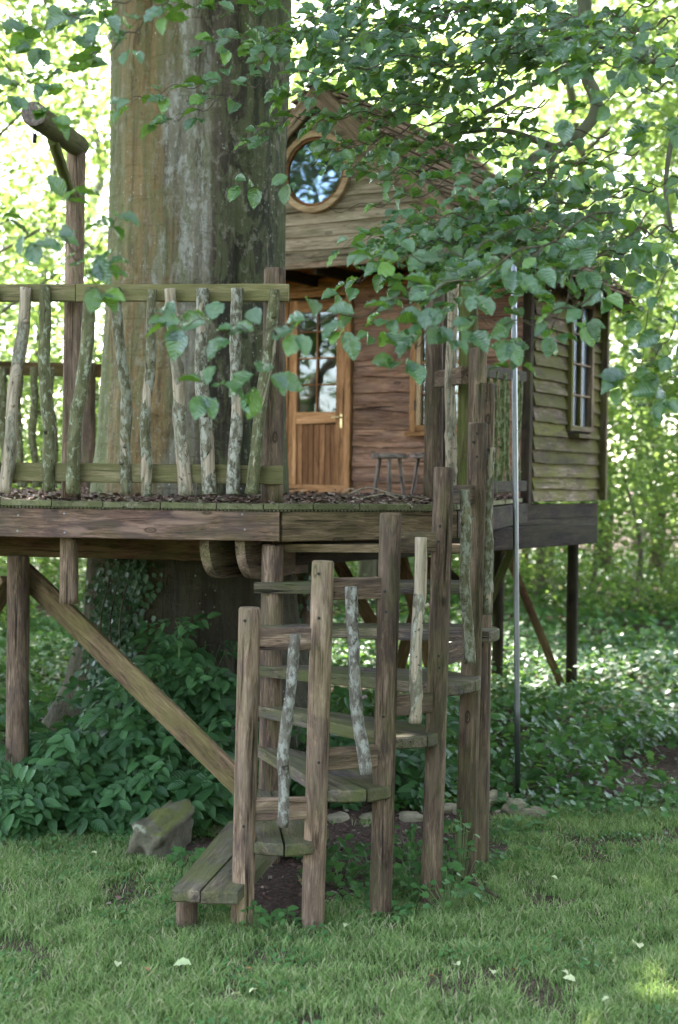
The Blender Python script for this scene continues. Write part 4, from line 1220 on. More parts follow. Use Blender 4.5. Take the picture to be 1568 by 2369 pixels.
for i, (px, py, w, h) in enumerate(((1165, 1868, 0.085, 0.07), (1205, 1880, 0.12, 0.05), (1248, 1893, 0.10, 0.035), (1240, 1858, 0.08, 0.03), (1290, 1855, 0.07, 0.03), (1340, 1856, 0.09, 0.03), (1405, 1852, 0.07, 0.025), (1450, 1850, 0.06, 0.02), (1130, 1880, 0.07, 0.05), (1085, 1886, 0.09, 0.04), (1040, 1882, 0.08, 0.04),
                                      (960, 1895, 0.13, 0.02), (880, 1893, 0.12, 0.02), (790, 1900, 0.10, 0.022), (500, 1930, 0.10, 0.03), (460, 1925, 0.08, 0.03), (1560, 1842, 0.09, 0.03), (1500, 1846, 0.07, 0.02))):
    d = F * EYE / (py - 1109 - 0.0122 * (px - 784))
    obj('stone', rock_mesh(w, w * 0.7, h * 1.3, M_stone, i * 3.1, 0.35, 3, 0.6), ed, Matrix.Translation((xat(px, d), d, gz(xat(px, d), d) + h * 0.15)) @ Matrix.Rotation(i * 1.3, 4, 'Z'))

# ------------------------------------------------------------------ grass
def build_grass():
    n = 230000
    u = RNG.random(n)
    y = 5.35 + (9.7 - 5.35) * u ** 1.0
    x = (RNG.random(n) * 2 - 1) * (0.27 * y + 0.15)
    keep = np.zeros(n, bool)
    hs = np.zeros(n)
    for i in range(n):
        s = soil(x[i], y[i])
        cl = n3(x[i] * 5, y[i] * 5, 11) * 0.5 + 0.5
        pr = (1 - s) * (0.15 + 1.2 * cl)
        keep[i] = RNG.random() < pr
        hs[i] = 0.024 + 0.045 * cl + (0.03 if lawn_edge(x[i]) - y[i] < 0.25 and x[i] < -0.4 else 0)
    x, y, hs = x[keep], y[keep], hs[keep]
    n = len(x)
    z = np.array([gz(a, b) for a, b in zip(x, y)])
    h = hs * RNG.uniform(0.6, 1.35, n) 
    az = RNG.uniform(0, 6.283, n)
    lean = np.stack([np.cos(az), np.sin(az), np.zeros(n)], 1) * (h * RNG.uniform(0.2, 1.1, n))[:, None]
    wa = RNG.uniform(0, 6.283, n)
    wd = np.stack([np.cos(wa), np.sin(wa), np.zeros(n)], 1) * RNG.uniform(0.0014, 0.0036, n)[:, None]
    b = np.stack([x, y, z - 0.004], 1)
    m = b + lean * 0.3 + np.stack([0 * x, 0 * x, h * 0.62], 1)
    tp = b + lean + np.stack([0 * x, 0 * x, h * 0.98], 1)
    vs = np.stack([b - wd, b + wd, m + wd * 0.85, m - wd * 0.85, tp], 1).reshape(-1, 3)
    k = (np.arange(n) * 5)[:, None]
    tr = np.concatenate([k + np.array([[0, 1, 2]]), k + np.array([[0, 2, 3]]), k + np.array([[3, 2, 4]])], 1).reshape(-1, 3)
    me = bpy.data.meshes.new('grass')
    me.vertices.add(len(vs)); me.vertices.foreach_set('co', vs.astype(np.float32).ravel())
    me.loops.add(tr.size); me.loops.foreach_set('vertex_index', tr.astype(np.int32).ravel())
    me.polygons.add(len(tr)); me.polygons.foreach_set('loop_start', (np.arange(len(tr)) * 3).astype(np.int32))
    me.update(calc_edges=True); me.materials.append(L_grass)
    obj('grass', me, label='short patchy lawn grass in the foreground', cat='grass', kind='stuff')
build_grass()

def scatter(name, label, tpl, mat, n, area, hfun, size, flat=0.8, keepf=None, smooth=False):
    x0, x1, y0, y1 = area
    y = RNG.uniform(y0, y1, n); 
    x = RNG.uniform(0, 1, n) * (x1 - x0) + x0
    if keepf is not None:
        k = np.array([keepf(a, b) for a, b in zip(x, y)]); x, y = x[k], y[k]
    n = len(x)
    z = np.array([gz(a, b) for a, b in zip(x, y)]) + hfun(x, y, n)
    P = np.stack([x, y, z], 1)
    N = unit(rand_dirs(n) * flat + np.array([0, -0.25, 1.0])); A = rand_dirs(n)
    me = cloud_mesh(tpl, P, N, A, RNG.uniform(size[0], size[1], n), mat, smooth)
    return obj(name, me, kind='stuff', label=label, cat='plants')
inview = lambda x, y: abs(x) < 0.27 * y + 0.6
hcov = lambda x, y, n: (0.10 + 0.22 * np.array([n3(a * 0.8, b * 0.8, 2) + 0.5 for a, b in zip(x, y)])) * (RNG.random(n) ** 0.5) * np.clip((y - 9.1) * 0.8, 0.15, 1.2)
def cov_near(x, y):
    if not inview(x, y): return False
    if y < lawn_edge(x) + 0.15: return False
    if n3(x * 1.1, y * 0.8, 33) + 0.5 * n3(x * 3, y * 3, 3) < (-0.25 if y < 11.2 else -0.6): return False
    return True
scatter('ground_cover', 'low leafy green plants covering the woodland floor behind the lawn', T_lobed, L_cover, 46000, (-4.5, 5.5, 9.3, 17), hcov, (0.045, 0.095), 0.7, cov_near)
scatter('woodland_floor_plants', 'sunlit carpet of leafy plants farther back under the trees', T_small, L_cover, 26000, (-11, 11, 16.5, 34), lambda x, y, n: 0.32 * RNG.random(n) ** 0.7, (0.09, 0.17), 0.7, lambda x, y: abs(x) < 0.3 * y + 1)
scatter('nettle_patch', 'taller pale narrow-leaved weeds standing among the ground cover', T_small, L_weed, 6000, (-4.5, 5.5, 9.6, 17), lambda x, y, n: 0.12 + 0.34 * RNG.random(n), (0.05, 0.10), 0.5, lambda x, y: cov_near(x, y) and n3(x * 1.5, y * 1.5, 71) > 0.12)
scatter('leaf_litter', 'brown dead leaves and crumbs on the bare soil', T_quad, M_mulch2, 12000, (-1.6, 4.0, 6.9, 12.5), lambda x, y, n: 0.004 + 0.012 * RNG.random(n), (0.012, 0.045), 0.45, lambda x, y: soil(x, y) > 0.4)
def weedk(x, y):
    return inview(x, y) and n3(x * 1.6, y * 1.6, 21) > 0.12 and y < lawn_edge(x) + .2
scatter('lawn_weeds', 'small clover-like weeds among the lawn grass', T_small, L_weed, 11000, (-2.6, 2.8, 5.4, 9.4), lambda x, y, n: 0.018 + 0.035 * RNG.random(n), (0.016, 0.036), 0.5, weedk)

# ------------------------------------------------------------------ undergrowth plants with stems
def compound_mesh(k=5, size=0.09, seed=0):
    """one elder leaf: leaflets on a stalk along +Y"""
    P, N, A, Sz = [], [], [], []
    rnd = random.Random(seed)
    for i in range(k):
        if i == k - 1: pos, dr = (0, 0.16, 0), (0, 1, -0.25)
        else:
            s = -1 if i % 2 else 1
            yy = 0.06 + 0.055 * (i // 2)
            pos, dr = (0.004 * s, yy, 0), (s * 1.0, 0.55, -0.15)
        P.append(pos); A.append(dr); N.append((rnd.uniform(-.3, .3), rnd.uniform(-.3, .3), 1)); Sz.append(size * rnd.uniform(0.8, 1.15))
    # the stalk as a thin strip-like leaf
    return cloud_mesh(leaf_template(6, 0.25, 0.2, 0.2, 0.0, 0.008, peak=0.42), np.array(P, float), unit(np.array(N, float)), np.array(A, float), Sz, L_elder, True)
CM = [compound_mesh(5, 0.125, 1), compound_mesh(7, 0.10, 2), compound_mesh(5, 0.105, 3)]
def shrub(label, spec, seed, name='elder_shrub', cat='shrub', size=1.0, nmax=290):
    """spec: list of (px, py, depth) leaf mass centres with radius"""
    rnd = random.Random(seed)
    b = at(*spec[0][:3]); t = thing(name, label, cat, (b.x, b.y, 0))
    vs, fs, cnt = [], [], 0
    for (px, py, d, rad, cntn) in spec:
        c = at(px, py, d)
        for i in range(cntn):
            if cnt >= nmax: break
            q = Vector((rnd.gauss(0, 1), rnd.gauss(0, 0.7), rnd.gauss(0, 1)))
            q = q.normalized() * (rnd.random() ** 0.4) * rad
            p = c + q
            if p.z < 0.06: p.z = 0.06 + rnd.random() * 0.1
            out = Vector((q.x, q.y - rad * 0.5, q.z * 0.3 + 0.05)).normalized()
            out = (out + Vector((rnd.uniform(-.6, .6), rnd.uniform(-.6, .2), rnd.uniform(-.35, .2)))).normalized()
            nr = Vector((rnd.uniform(-.3, .3), -0.55 + rnd.uniform(-.3, .3), 1)).normalized()
            M = Matrix.Translation(p) @ (frame(nr, out)) @ Matrix.Scale(size * rnd.uniform(0.55, 1.3), 4)
            me = rnd.choice(CM)
            o = bpy.data.objects.new('leaf', me); link(o, M, t)
            cnt += 1
            # stalk
            k = len(vs)
            s0 = p; s1 = c + Vector((q.x * 0.3, q.y * 0.3 + 0.05, q.z * 0.3 - rad * 0.6))
            s1.z = max(0.0, s1.z)
            for pp in (s0, s1):
                vs += [pp + Vector((0.0025, 0, 0)), pp + Vector((-0.002, 0.002, 0)), pp + Vector((-0.002, -0.002, 0))]
            fs += [(k, k + 1, k + 4, k + 3), (k + 1, k + 2, k + 5, k + 4), (k + 2, k, k + 3, k + 5)]
        g = Vector((c.x, c.y, 0)); k = len(vs)
        for pp, r in ((g, .008), (Vector((c.x, c.y, max(0.02, c.z))), .005)):
            vs += [pp + Vector((r, 0, 0)), pp + Vector((-r, r, 0)), pp + Vector((-r, -r, 0))]
        fs += [(k, k + 1, k + 4, k + 3), (k + 1, k + 2, k + 5, k + 4), (k + 2, k, k + 3, k + 5)]
    M_ = M_stem
    obj('stem', mesh(vs, fs, M_), t, kind='stuff')
    return t
M_stem = flat('green_stem', (0.10, 0.15, 0.05), 0.6)
shrub('broad-leaved elder shrub between the left leg and the boulder', [(230, 1780, 8.95, 0.34, 90), (130, 1780, 9.0, 0.30, 60), (300, 1690, 9.1, 0.30, 60), (330, 1840, 8.8, 0.25, 60)], 1)
shrub('dark leafy elder shrub behind the diagonal brace', [(450, 1680, 9.15, 0.32, 80), (500, 1820, 8.85, 0.26, 60), (420, 1820, 8.8, 0.25, 45), (460, 1560, 9.2, 0.26, 45), (380, 1600, 9.2, 0.2, 30)], 2)
shrub('tall elder shoot with pale young leaves in front of the dark trunk', [(355, 1560, 9.0, 0.13, 14), (420, 1560, 9.0, 0.16, 22), (462, 1560, 9.0, 0.12, 12), (415, 1450, 8.95, 0.07, 8), (420, 1640, 9.0, 0.2, 22)], 3, size=0.8)
shrub('low leafy plant around the foot of the left leg', [(25, 1790, 8.6, 0.17, 30), (20, 1850, 8.5, 0.18, 35), (90, 1850, 8.65, 0.22, 45), (60, 1700, 9.3, 0.3, 35)], 4)
shrub('dark undergrowth seen through the staircase', [(700, 1760, 9.6, 0.3, 40), (800, 1780, 9.7, 0.32, 50), (930, 1800, 9.8, 0.3, 45), (840, 1680, 10.2, 0.3, 40), (960, 1660, 10.2, 0.26, 20)], 5, name='undergrowth_shrub')

def weed(label, px, py, d, n, rad, h, seed, tpl=T_lobed, size=0.05, name='weed'):
    rnd = random.Random(seed)
    b = at(px, py, d); b.z = gz(b.x, d)
    t = thing(name, label, 'plant', b)
    me0 = cloud_mesh(tpl, np.zeros((1, 3)), np.array([[0, 0, 1.0]]), np.array([[0, 1.0, 0]]), [1.0], L_weed, True)
    vs, fs = [], []
    for i in range(n):
        a = rnd.random() * 6.28; rr = rad * rnd.random() ** 0.6
        p = b + Vector((math.cos(a) * rr, math.sin(a) * rr * 0.8, h * rnd.uniform(0.3, 1) * (1 - 0.4 * rr / rad)))
        nr = Vector((rnd.uniform(-.5, .5), rnd.uniform(-.9, .1), 1)).normalized()
        M = Matrix.Translation(p) @ frame(nr, (math.cos(a), math.sin(a), 0.1)) @ Matrix.Scale(size * rnd.uniform(.7, 1.3), 4)
        o = bpy.data.objects.new('leaf', me0); link(o, M, t)
        k = len(vs)
        for pp in (b + Vector((math.cos(a) * rr * .2, math.sin(a) * rr * .2, 0)), p):
            vs += [pp + Vector((0.0015, 0, 0)), pp + Vector((-0.0015, 0.001, 0)), pp + Vector((-0.001, -0.0015, 0))]
        fs += [(k, k + 1, k + 4, k + 3), (k + 1, k + 2, k + 5, k + 4), (k + 2, k, k + 3, k + 5)]
    obj('stem', mesh(vs, fs, M_stem), t, kind='stuff')
weed('dark green strawberry-like weed between the third and fourth stair posts', 965, 2060, 7.45, 70, 0.22, 0.30, 1, size=0.06)
weed('sprawling weed at the foot of the double stair post', 1040, 2110, 7.2, 45, 0.17, 0.22, 2, size=0.045)
weed('tall thin weed climbing beside the double post', 1065, 2010, 7.55, 40, 0.10, 0.48, 3, size=0.045)
weed('small weed right of the double post foot', 1130, 1990, 8.0, 26, 0.10, 0.12, 4, size=0.045)
weed('pale green weed in front of the boulder', 430, 2010, 7.9, 34, 0.11, 0.12, 5, size=0.05)
weed('leafy weed under the second tread', 790, 2040, 7.6, 46, 0.22, 0.16, 6, size=0.05)
weed('weed clump between the second and third posts', 830, 2090, 7.3, 40, 0.16, 0.10, 7, size=0.04)
weed('little clover at the foot of the first post', 590, 2120, 6.80, 16, 0.06, 0.16, 8, size=0.04)
weed('leafy weeds right of the pole by the stones', 1300, 1880, 9.2, 60, 0.30, 0.08, 9, size=0.05)
weed('weed patch at the right edge by the stones', 1480, 1870, 9.3, 70, 0.35, 0.12, 10, size=0.055)
weed('clover under the lowest tread', 505, 2125, 6.95, 20, 0.09, 0.08, 11, size=0.035)

# fallen things on the lawn
FL = ['largest pale fallen leaf, on the lawn near the right edge', 'pale curled leaf on the lawn below the fourth stair post', 'pale fallen leaf just right of the curled one on the lawn', 'pale leaf low on the lawn toward the right corner',
      'small pale leaf on the lawn below the steel pole', 'long pale leaf on the lawn below the lowest tread', 'pale leaf near the bottom edge below the first post', 'pale leaf low on the lawn at the left', 'pale leaf on the lawn right below the second stair post',
      'small pale leaf high on the lawn at the left, beside the boulder', 'small brown leaf right of centre on the lower lawn', 'small pale leaf on the lawn right of the stair posts', 'reddish brown leaf in the lower middle of the lawn', 'brown leaf on the lawn below the first stair post',
      'brown leaf low on the lawn at the left', 'pale leaf at the bottom edge, just right of the first post', 'pale leaf at the bottom right corner of the lawn', 'brown leaf on the bare soil between the first two posts']
for i, (px, py, n, r, h) in enumerate(((770, 1990, 46, 0.20, 0.12), (860, 2020, 50, 0.22, 0.14), (950, 1990, 50, 0.2, 0.2), (700, 1990, 20, 0.12, 0.08), (890, 2130, 26, 0.12, 0.08), (1190, 1930, 40, 0.2, 0.08), (660, 2140, 20, 0.08, 0.08), (1390, 1880, 50, 0.25, 0.1))):
    d = F * EYE / (py - 1109 - 0.0122 * (px - 784))
    weed(['leafy weeds on the soil behind the second tread', 'leafy weeds behind the second and third posts', 'tall weeds behind the third and double posts', 'small weeds on the dark soil behind the first two posts', 'weed tuft at the foot of the third post', 'weeds right of the last stair post', 'weeds at the foot of the second post', 'weeds on the stones right of the pole'][i],
         px, py, d, n, r, h, 40 + i, T_lobed if i % 2 else T_small, 0.05)
def fallen():
    me = cloud_mesh(T_beech[1], np.zeros((1, 3)), np.array([[0, 0, 1.0]]), np.array([[0, 1.0, 0]]), [1.0], L_pale, True)
    me2 = cloud_mesh(T_beech[1], np.zeros((1, 3)), np.array([[0, 0, 1.0]]), np.array([[0, 1.0, 0]]), [1.0], L_brown, True)
    for i, (px, py, s, kind) in enumerate(((1485, 2207, 0.085, 0), (1078, 2262, 0.06, 0), (1150, 2275, 0.05, 0), (1350, 2295, 0.055, 0), (1318, 2270, 0.035, 0), (455, 2262, 0.08, 0), (548, 2335, 0.05, 0), (280, 2265, 0.05, 0), (820, 2160, 0.05, 0), (231, 1995, 0.04, 0), (1210, 2270, 0.035, 1), (1290, 2050, 0.035, 0), (1022, 2290, 0.03, 1), (580, 2272, 0.03, 1), (345, 2270, 0.03, 1), (590, 2330, 0.04, 0), (1430, 2340, 0.04, 0), (700, 2060, 0.03, 1))):
        d = F * EYE / (py - 1109 - 0.0122 * (px - 784))
        x = xat(px, d)
        M = Matrix.Translation((x, d, gz(x, d) + 0.045)) @ Euler((random.uniform(-.3, .5), random.uniform(-.4, .4), random.random() * 6)).to_matrix().to_4x4() @ Matrix.Scale(s, 4)
        o = obj('fallen_leaf', (me2 if kind else me).copy(), None, M)
        tag(o, FL[i], 'leaf', 'brown fallen leaves' if kind else 'pale fallen leaves')
fallen()
o, _ = path_tube('fallen_stick', None, [at(1068, 2108 - 75, 7.55), at(1110, 2050, 7.5), at(1150, 2075, 7.35)], 0.012, 0.008, M_twig, 8, 5, 0.2, label='thin fallen stick on the soil right of the double post', cat='stick')
for k, (lab, pts) in enumerate((('pale dry twig arching over the bark litter near the stool', [(800, 1150, 11), (850, 1128, 10.5), (905, 1142, 10), (960, 1150, 9.9), (988, 1143, 9.9)]),
                                ('thin dry twig lying near the edge of the deck', [(830, 1158, 9.2), (890, 1143, 9.6), (930, 1156, 9.3), (985, 1150, 9.2)]),
                                ('forked dry twig in front of the door', [(790, 1148, 11.5), (812, 1130, 11.3), (835, 1145, 11)]))):
    P = [at(*p) for p in pts]
    P = [Vector((p.x, p.y, max(p.z, DECKZ + 0.015))) for p in P]
    path_tube('dry_twig', None, P, 0.007, 0.003, M_st[3], 6, 5, label=lab, cat='twig')

# ------------------------------------------------------------------ ivy on the trunk
def build_ivy():
    t = thing('ivy', 'dark ivy climbing the left side of the beech base under the deck', 'ivy', (BEECH_BASE.x - .5, 9.5, 0))
    pts = []
    rnd = random.Random(4)
    for (px, py, w, h, n) in ((265, 1420, 60, 110, 700), (250, 1560, 60, 120, 800), (225, 1700, 70, 100, 800), (300, 1640, 60, 120, 500), (300, 1330, 60, 60, 220), (330, 1780, 90, 80, 600), (150, 1800, 60, 70, 200)):
        for _ in range(n):
            pts.append((px + rnd.gauss(0, w * .5), py + rnd.gauss(0, h * .5)))
    P = []
    for px, py in pts:
        # land on the trunk surface: march from the camera side
        q = at(px, py, 9.6)
        r = 0.75 + 0.45 * max(0, (1.4 - q.z) / 1.4) ** 1.6
        dx = (q.x - BEECH_BASE.x)
        if abs(dx) < r: y = BEECH_BASE.y - math.sqrt(r * r - dx * dx) * 0.98
        else: y = BEECH_BASE.y - 0.1
        p = at(px, py, y - rnd.random() * 0.07)
        if p.z > 0.02: P.append(tuple(p))
    P = np.array(P); n = len(P)
    N = unit(rand_dirs(n) * 0.6 + np.array([-0.25, -1, 0.35])); A = unit(rand_dirs(n) * 0.6 + np.array([0, 0, -1.0]))
    me = cloud_mesh(T_lobed, P, N, A, RNG.uniform(0.028, 0.055, n), L_ivy)
    obj('ivy_leaves', me, t, kind='stuff')
    for k in range(4):
        a = 240 + k * 22
        path_tube('ivy_stem', t, [at(a, 1800, 9.3), at(a + 10, 1600, 9.45), at(a - 8, 1450, 9.5), at(a + 15, 1330, 9.5)], 0.008, 0.004, M_twig, 6, 6, 0.2)
    t2 = thing('ivy', 'ivy hanging on the far deck leg seen through the stairs', 'ivy', (xat(700, 12.1), 12.1, 0))
    n = 420
    z = RNG.uniform(0.1, 1.6, n); a = RNG.uniform(0, 6.28, n)
    P = np.stack([xat(700, 12.2) + np.cos(a) * 0.12, 12.2 + np.sin(a) * 0.12, z], 1)
    N = unit(np.stack([np.cos(a), np.sin(a), 0.3 + 0 * a], 1) + RNG.normal(size=(n, 3)) * .4); A = unit(rand_dirs(n) * 0.6 + np.array([0, 0, -1.0]))
    obj('ivy_leaves', cloud_mesh(T_lobed, P, N, A, RNG.uniform(0.04, 0.07, n), L_ivy), t2, kind='stuff')
build_ivy()

# ------------------------------------------------------------------ overhanging beech boughs
LM = [cloud_mesh(tp, np.zeros((1, 3)), np.array([[0, 0, 1.0]]), np.array([[0, 1.0, 0]]), [1.0], L_bough, True) for tp in T_beech]
for i, m_ in enumerate(LM): m_.name = 'beech_leaf'
CI = cam.matrix_world.inverted()
SPR = random.Random(99)
def sparse(p):
    """twigs are few in front of the round window and the roof slope"""
    q = CI @ Vector(p)
    x, y = 784 - F * q.x / q.z, 1184.5 + F * q.y / q.z
    if ((x - 735) / 100) ** 2 + ((y - 420) / 95) ** 2 < 1: return SPR.random() < 0.85
    if 640 < x < 880 and 440 < y < 600: return SPR.random() < 0.7
    if 800 < x < 1060 and 200 < y < 440: return SPR.random() < 0.45
    if 880 < x < 1120 and y < 200: return SPR.random() < 0.35
    if 1170 < x < 1480 and 150 < y < 420: return SPR.random() < 0.35
    return False
def catmull(pts, sub=8):
    P = []
    for i in range(len(pts) - 1):
        a, b, c, d = pts[max(0, i - 1)], pts[i], pts[i + 1], pts[min(len(pts) - 1, i + 2)]
        for k in range(sub):
            u = k / sub
            P.append(0.5 * ((2 * b) + (c - a) * u + (2 * a - 5 * b + 4 * c - d) * u * u + (3 * b - a - 3 * c + d) * u ** 3))
    P.append(pts[-1]); return P
def tubes_into(vs, fs, pts, r0, r1, seg=5):
    n = len(pts); k0 = len(vs)
    for i, p in enumerate(pts):
        tg = (pts[min(n - 1, i + 1)] - pts[max(0, i - 1)]).normalized()
        Fm = frame(tg, (0.1, 1, 0.1)).to_3x3()
        r = r0 + (r1 - r0) * i / max(1, n - 1)
        for j in range(seg):
            a = 6.2832 * j / seg
            vs.append(p + Fm @ Vector((math.cos(a) * r, math.sin(a) * r, 0)))
    for i in range(n - 1):
        for j in range(seg):
            a, b = k0 + i * seg + j, k0 + i * seg + (j + 1) % seg
            fs.append((a, b, b + seg, a + seg))
def bough(label, paths, leaf=0.085, twl=0.22, step=0.085, seed=0, r=0.006, start=0.0, dens=1.0, face=0.7, limbs=()):
    rnd = random.Random(seed)
    b = at(*paths[0][0])
    t = thing('beech_bough', label, 'branch', b)
    vs, fs = [], []
    leaves = []
    def add_leaf(p, ax, up):
        nr = (up + Vector((rnd.gauss(0, .42), rnd.gauss(0, .42), rnd.gauss(0, .3)))).normalized()
        ax = (ax + Vector((0, 0, -0.15 + rnd.gauss(0, .12)))).normalized()
        leaves.append((p, nr, ax, leaf * rnd.uniform(0.75, 1.3)))
    def twig(p0, dr, L, up):
        if sparse(p0): return
        n = max(2, int(L / (leaf * 0.46)))
        q = []
        sag = rnd.uniform(0.0, 0.25)
        for i in range(n + 1):
            f = i / n
            q.append(p0 + dr * (L * f) + Vector((0, 0, -sag * L * f * f)) + up * (0.01 * math.sin(i * 2.1)))
        tubes_into(vs, fs, q, 0.0016, 0.0009, 4)
        side = dr.cross(up).normalized()
        for i in range(1, n + 1):
            s = 1 if i % 2 else -1
            if rnd.random() > dens: continue
            ax = (dr * 0.75 + side * s * 0.75).normalized()
            add_leaf(q[i] + ax * 0.012, ax, up)
        add_leaf(q[-1], dr, up)
    for path in paths:
        pts = catmull([at(*p) for p in path], 8)
        tubes_into(vs, fs, [p_ + Vector((0, 0, 0.018 * math.sin(i_ * 0.9 + seed))) for i_, p_ in enumerate(pts)], r * 0.7, r * 0.3, 6)
        up = Vector((rnd.uniform(-.15, .15), -face * rnd.uniform(0.45, 1.1), 0.8)).normalized()
        acc = 0; s = 1
        tot = sum((pts[i + 1] - pts[i]).length for i in range(len(pts) - 1)); run = 0
        for i in range(1, len(pts)):
            d = pts[i] - pts[i - 1]
            acc += d.length; run += d.length
            while acc > step:
                acc -= step
                f = run / tot
                if f < start: continue
                side = d.normalized().cross(up).normalized()
                s = -s
                dr = (d.normalized() * rnd.uniform(0.55, 0.9) + side * s * rnd.uniform(0.5, 0.9)).normalized()
                twig(pts[i], dr, twl * rnd.uniform(0.35, 1.0) * (1.05 - 0.55 * f), up)
        twig(pts[-1], (pts[-1] - pts[-3]).normalized(), twl * 0.45, up)
    for lp in limbs:
        path_tube('branch', t, [at(*p) for p in lp[0]], lp[1], lp[2], M_limb, 10, 7, 0.2)
    o0 = Matrix.Translation(b)
    bi = o0.inverted()
    obj('twigs', mesh([bi @ v for v in vs], fs, M_twig, True), t, o0, kind='stuff')
    # the leaves that show largest (nearest the camera) are single parts, the rest one joined part
    leaves.sort(key=lambda l: l[0].y)
    for p, nr, ax, s in leaves[:290]:
        o = bpy.data.objects.new('leaf', rnd.choice(LM))
        link(o, Matrix.Translation(p) @ frame(nr, ax) @ Matrix.Scale(s, 4), t)
    rest = leaves[290:]
    if rest:
        for kk in range(1):
            me = cloud_mesh(T_beech[1], np.array([l[0] for l in rest]), np.array([l[1] for l in rest]), np.array([l[2] for l in rest]), [l[3] for l in rest], L_bough, True)
            obj('leaf_mass', me, t, kind='stuff')
    return len(leaves)

bough('low beech spray hanging across the door in the middle of the picture', [
    [(1420, 480, 5.7), (1249, 564, 5.5), (1068, 652, 5.35), (914, 700, 5.2), (766, 741, 5.1), (620, 763, 5.0), (520, 758, 5.0), (430, 742, 5.0)],
    [(640, 763, 5.0), (615, 800, 4.98), (600, 845, 4.98)], [(540, 760, 5.0), (500, 810, 5.0), (480, 865, 5.0)]], 0.092, 0.14, 0.10, 11, 0.006, 0.22, 0.9, 0.8)
bough('lower right beech spray hanging in front of the stair posts and steel pole', [
    [(1430, 640, 5.8), (1310, 715, 5.6), (1200, 750, 5.5), (1090, 738, 5.4), (1000, 735, 5.3)], [(1090, 738, 5.4), (1010, 770, 5.3), (950, 800, 5.3)], [(1330, 620, 5.7), (1300, 720, 5.7), (1250, 780, 5.6), (1210, 815, 5.6)], [(1150, 560, 5.6), (1050, 590, 5.5), (950, 600, 5.4), (900, 590, 5.4)],
    [(1300, 560, 5.7), (1180, 610, 5.6), (1080, 640, 5.6)]], 0.086, 0.15, 0.085, 12, 0.005, 0.0, 0.95, 0.8)
bough('beech twig with upright leaves in front of the hoist post at the left', [
    [(-80, 500, 5.0), (30, 518, 5.0), (100, 545, 5.0), (160, 565, 5.0), (215, 590, 5.0)], [(100, 545, 5.0), (135, 505, 5.0), (165, 465, 5.0)], [(190, 575, 5.0), (240, 555, 5.0), (262, 520, 5.0)], [(150, 560, 5.0), (190, 610, 5.0), (215, 650, 5.0)]], 0.090, 0.10, 0.10, 13, 0.004, 0.0, 0.85, 0.9)
bough('beech bough with bluish shining leaves in the top left corner', [
    [(420, -40, 5.6), (340, 40, 5.6), (270, 100, 5.6), (180, 150, 5.6), (90, 185, 5.6), (0, 215, 5.6)], [(90, -60, 5.8), (115, 40, 5.8), (165, 110, 5.8)], [(300, -50, 5.7), (220, 20, 5.7), (130, 50, 5.7), (40, 80, 5.7)], [(-60, 90, 5.5), (0, 130, 5.5), (60, 190, 5.5), (90, 230, 5.5)], [(330, -20, 6), (250, 20, 6), (230, 60, 6)]], 0.085, 0.17, 0.085, 14, 0.005, 0, 0.9, 0.7)
bough('short beech spray with smaller leaves at the top of the trunk', [
    [(720, -60, 6.6), (640, 0, 6.6), (560, 20, 6.6), (440, 12, 6.6)], [(760, 20, 6.8), (690, 60, 6.8), (610, 80, 6.8), (510, 95, 6.8)], [(860, -30, 6.8), (760, 30, 6.8), (690, 100, 6.8), (640, 120, 6.8)]], 0.085, 0.17, 0.085, 15, 0.005, 0, 0.9, 0.7)
bough('long thin beech spray reaching left across the trunk', [
    [(1000, 120, 6.6), (860, 150, 6.6), (740, 168, 6.6), (620, 178, 6.6), (500, 190, 6.6), (400, 205, 6.6), (300, 235, 6.6)], [(600, 190, 6.6), (540, 220, 6.6), (470, 250, 6.6), (400, 275, 6.6)], [(880, 160, 6.7), (780, 200, 6.7), (690, 215, 6.7)]], 0.085, 0.16, 0.09, 16, 0.005, 0, 0.8, 0.75)
bough('beech sprays hanging over the round window', [
    [(1060, 280, 6.8), (930, 310, 6.8), (840, 330, 6.8), (760, 350, 6.8), (690, 395, 6.8), (590, 420, 6.8)], [(1000, 240, 6.9), (880, 262, 6.9), (760, 270, 6.9), (680, 275, 6.9), (610, 300, 6.9)], [(1080, 430, 6.8), (960, 450, 6.8), (860, 475, 6.8), (760, 485, 6.8)], [(1050, 370, 6.9), (950, 390, 6.9), (880, 400, 6.9), (830, 380, 6.9)]], 0.083, 0.15, 0.09, 17, 0.005, 0, 0.8, 0.75)
rr = random.Random(5)
def autopaths(n, x0, x1, y0, y1, d0, d1, lx=(200, 380), slope=(0.0, 0.45), avoid=None):
    out = []
    while len(out) < n:
        x, y, d = rr.uniform(x0, x1), rr.uniform(y0, y1), rr.uniform(d0, d1)
        L, s = rr.uniform(*lx), rr.uniform(*slope)
        if avoid and avoid(x, y) and rr.random() < 0.75: continue
        cv = rr.uniform(-0.1, 0.25)
        out.append([(x - L * f, y + s * L * f - cv * L * f * (1 - f), d - 0.15 * f) for f in (0, 0.33, 0.66, 1.0)])
    return out
gap = lambda x, y: (1180 < x < 1500 and 150 < y < 430)
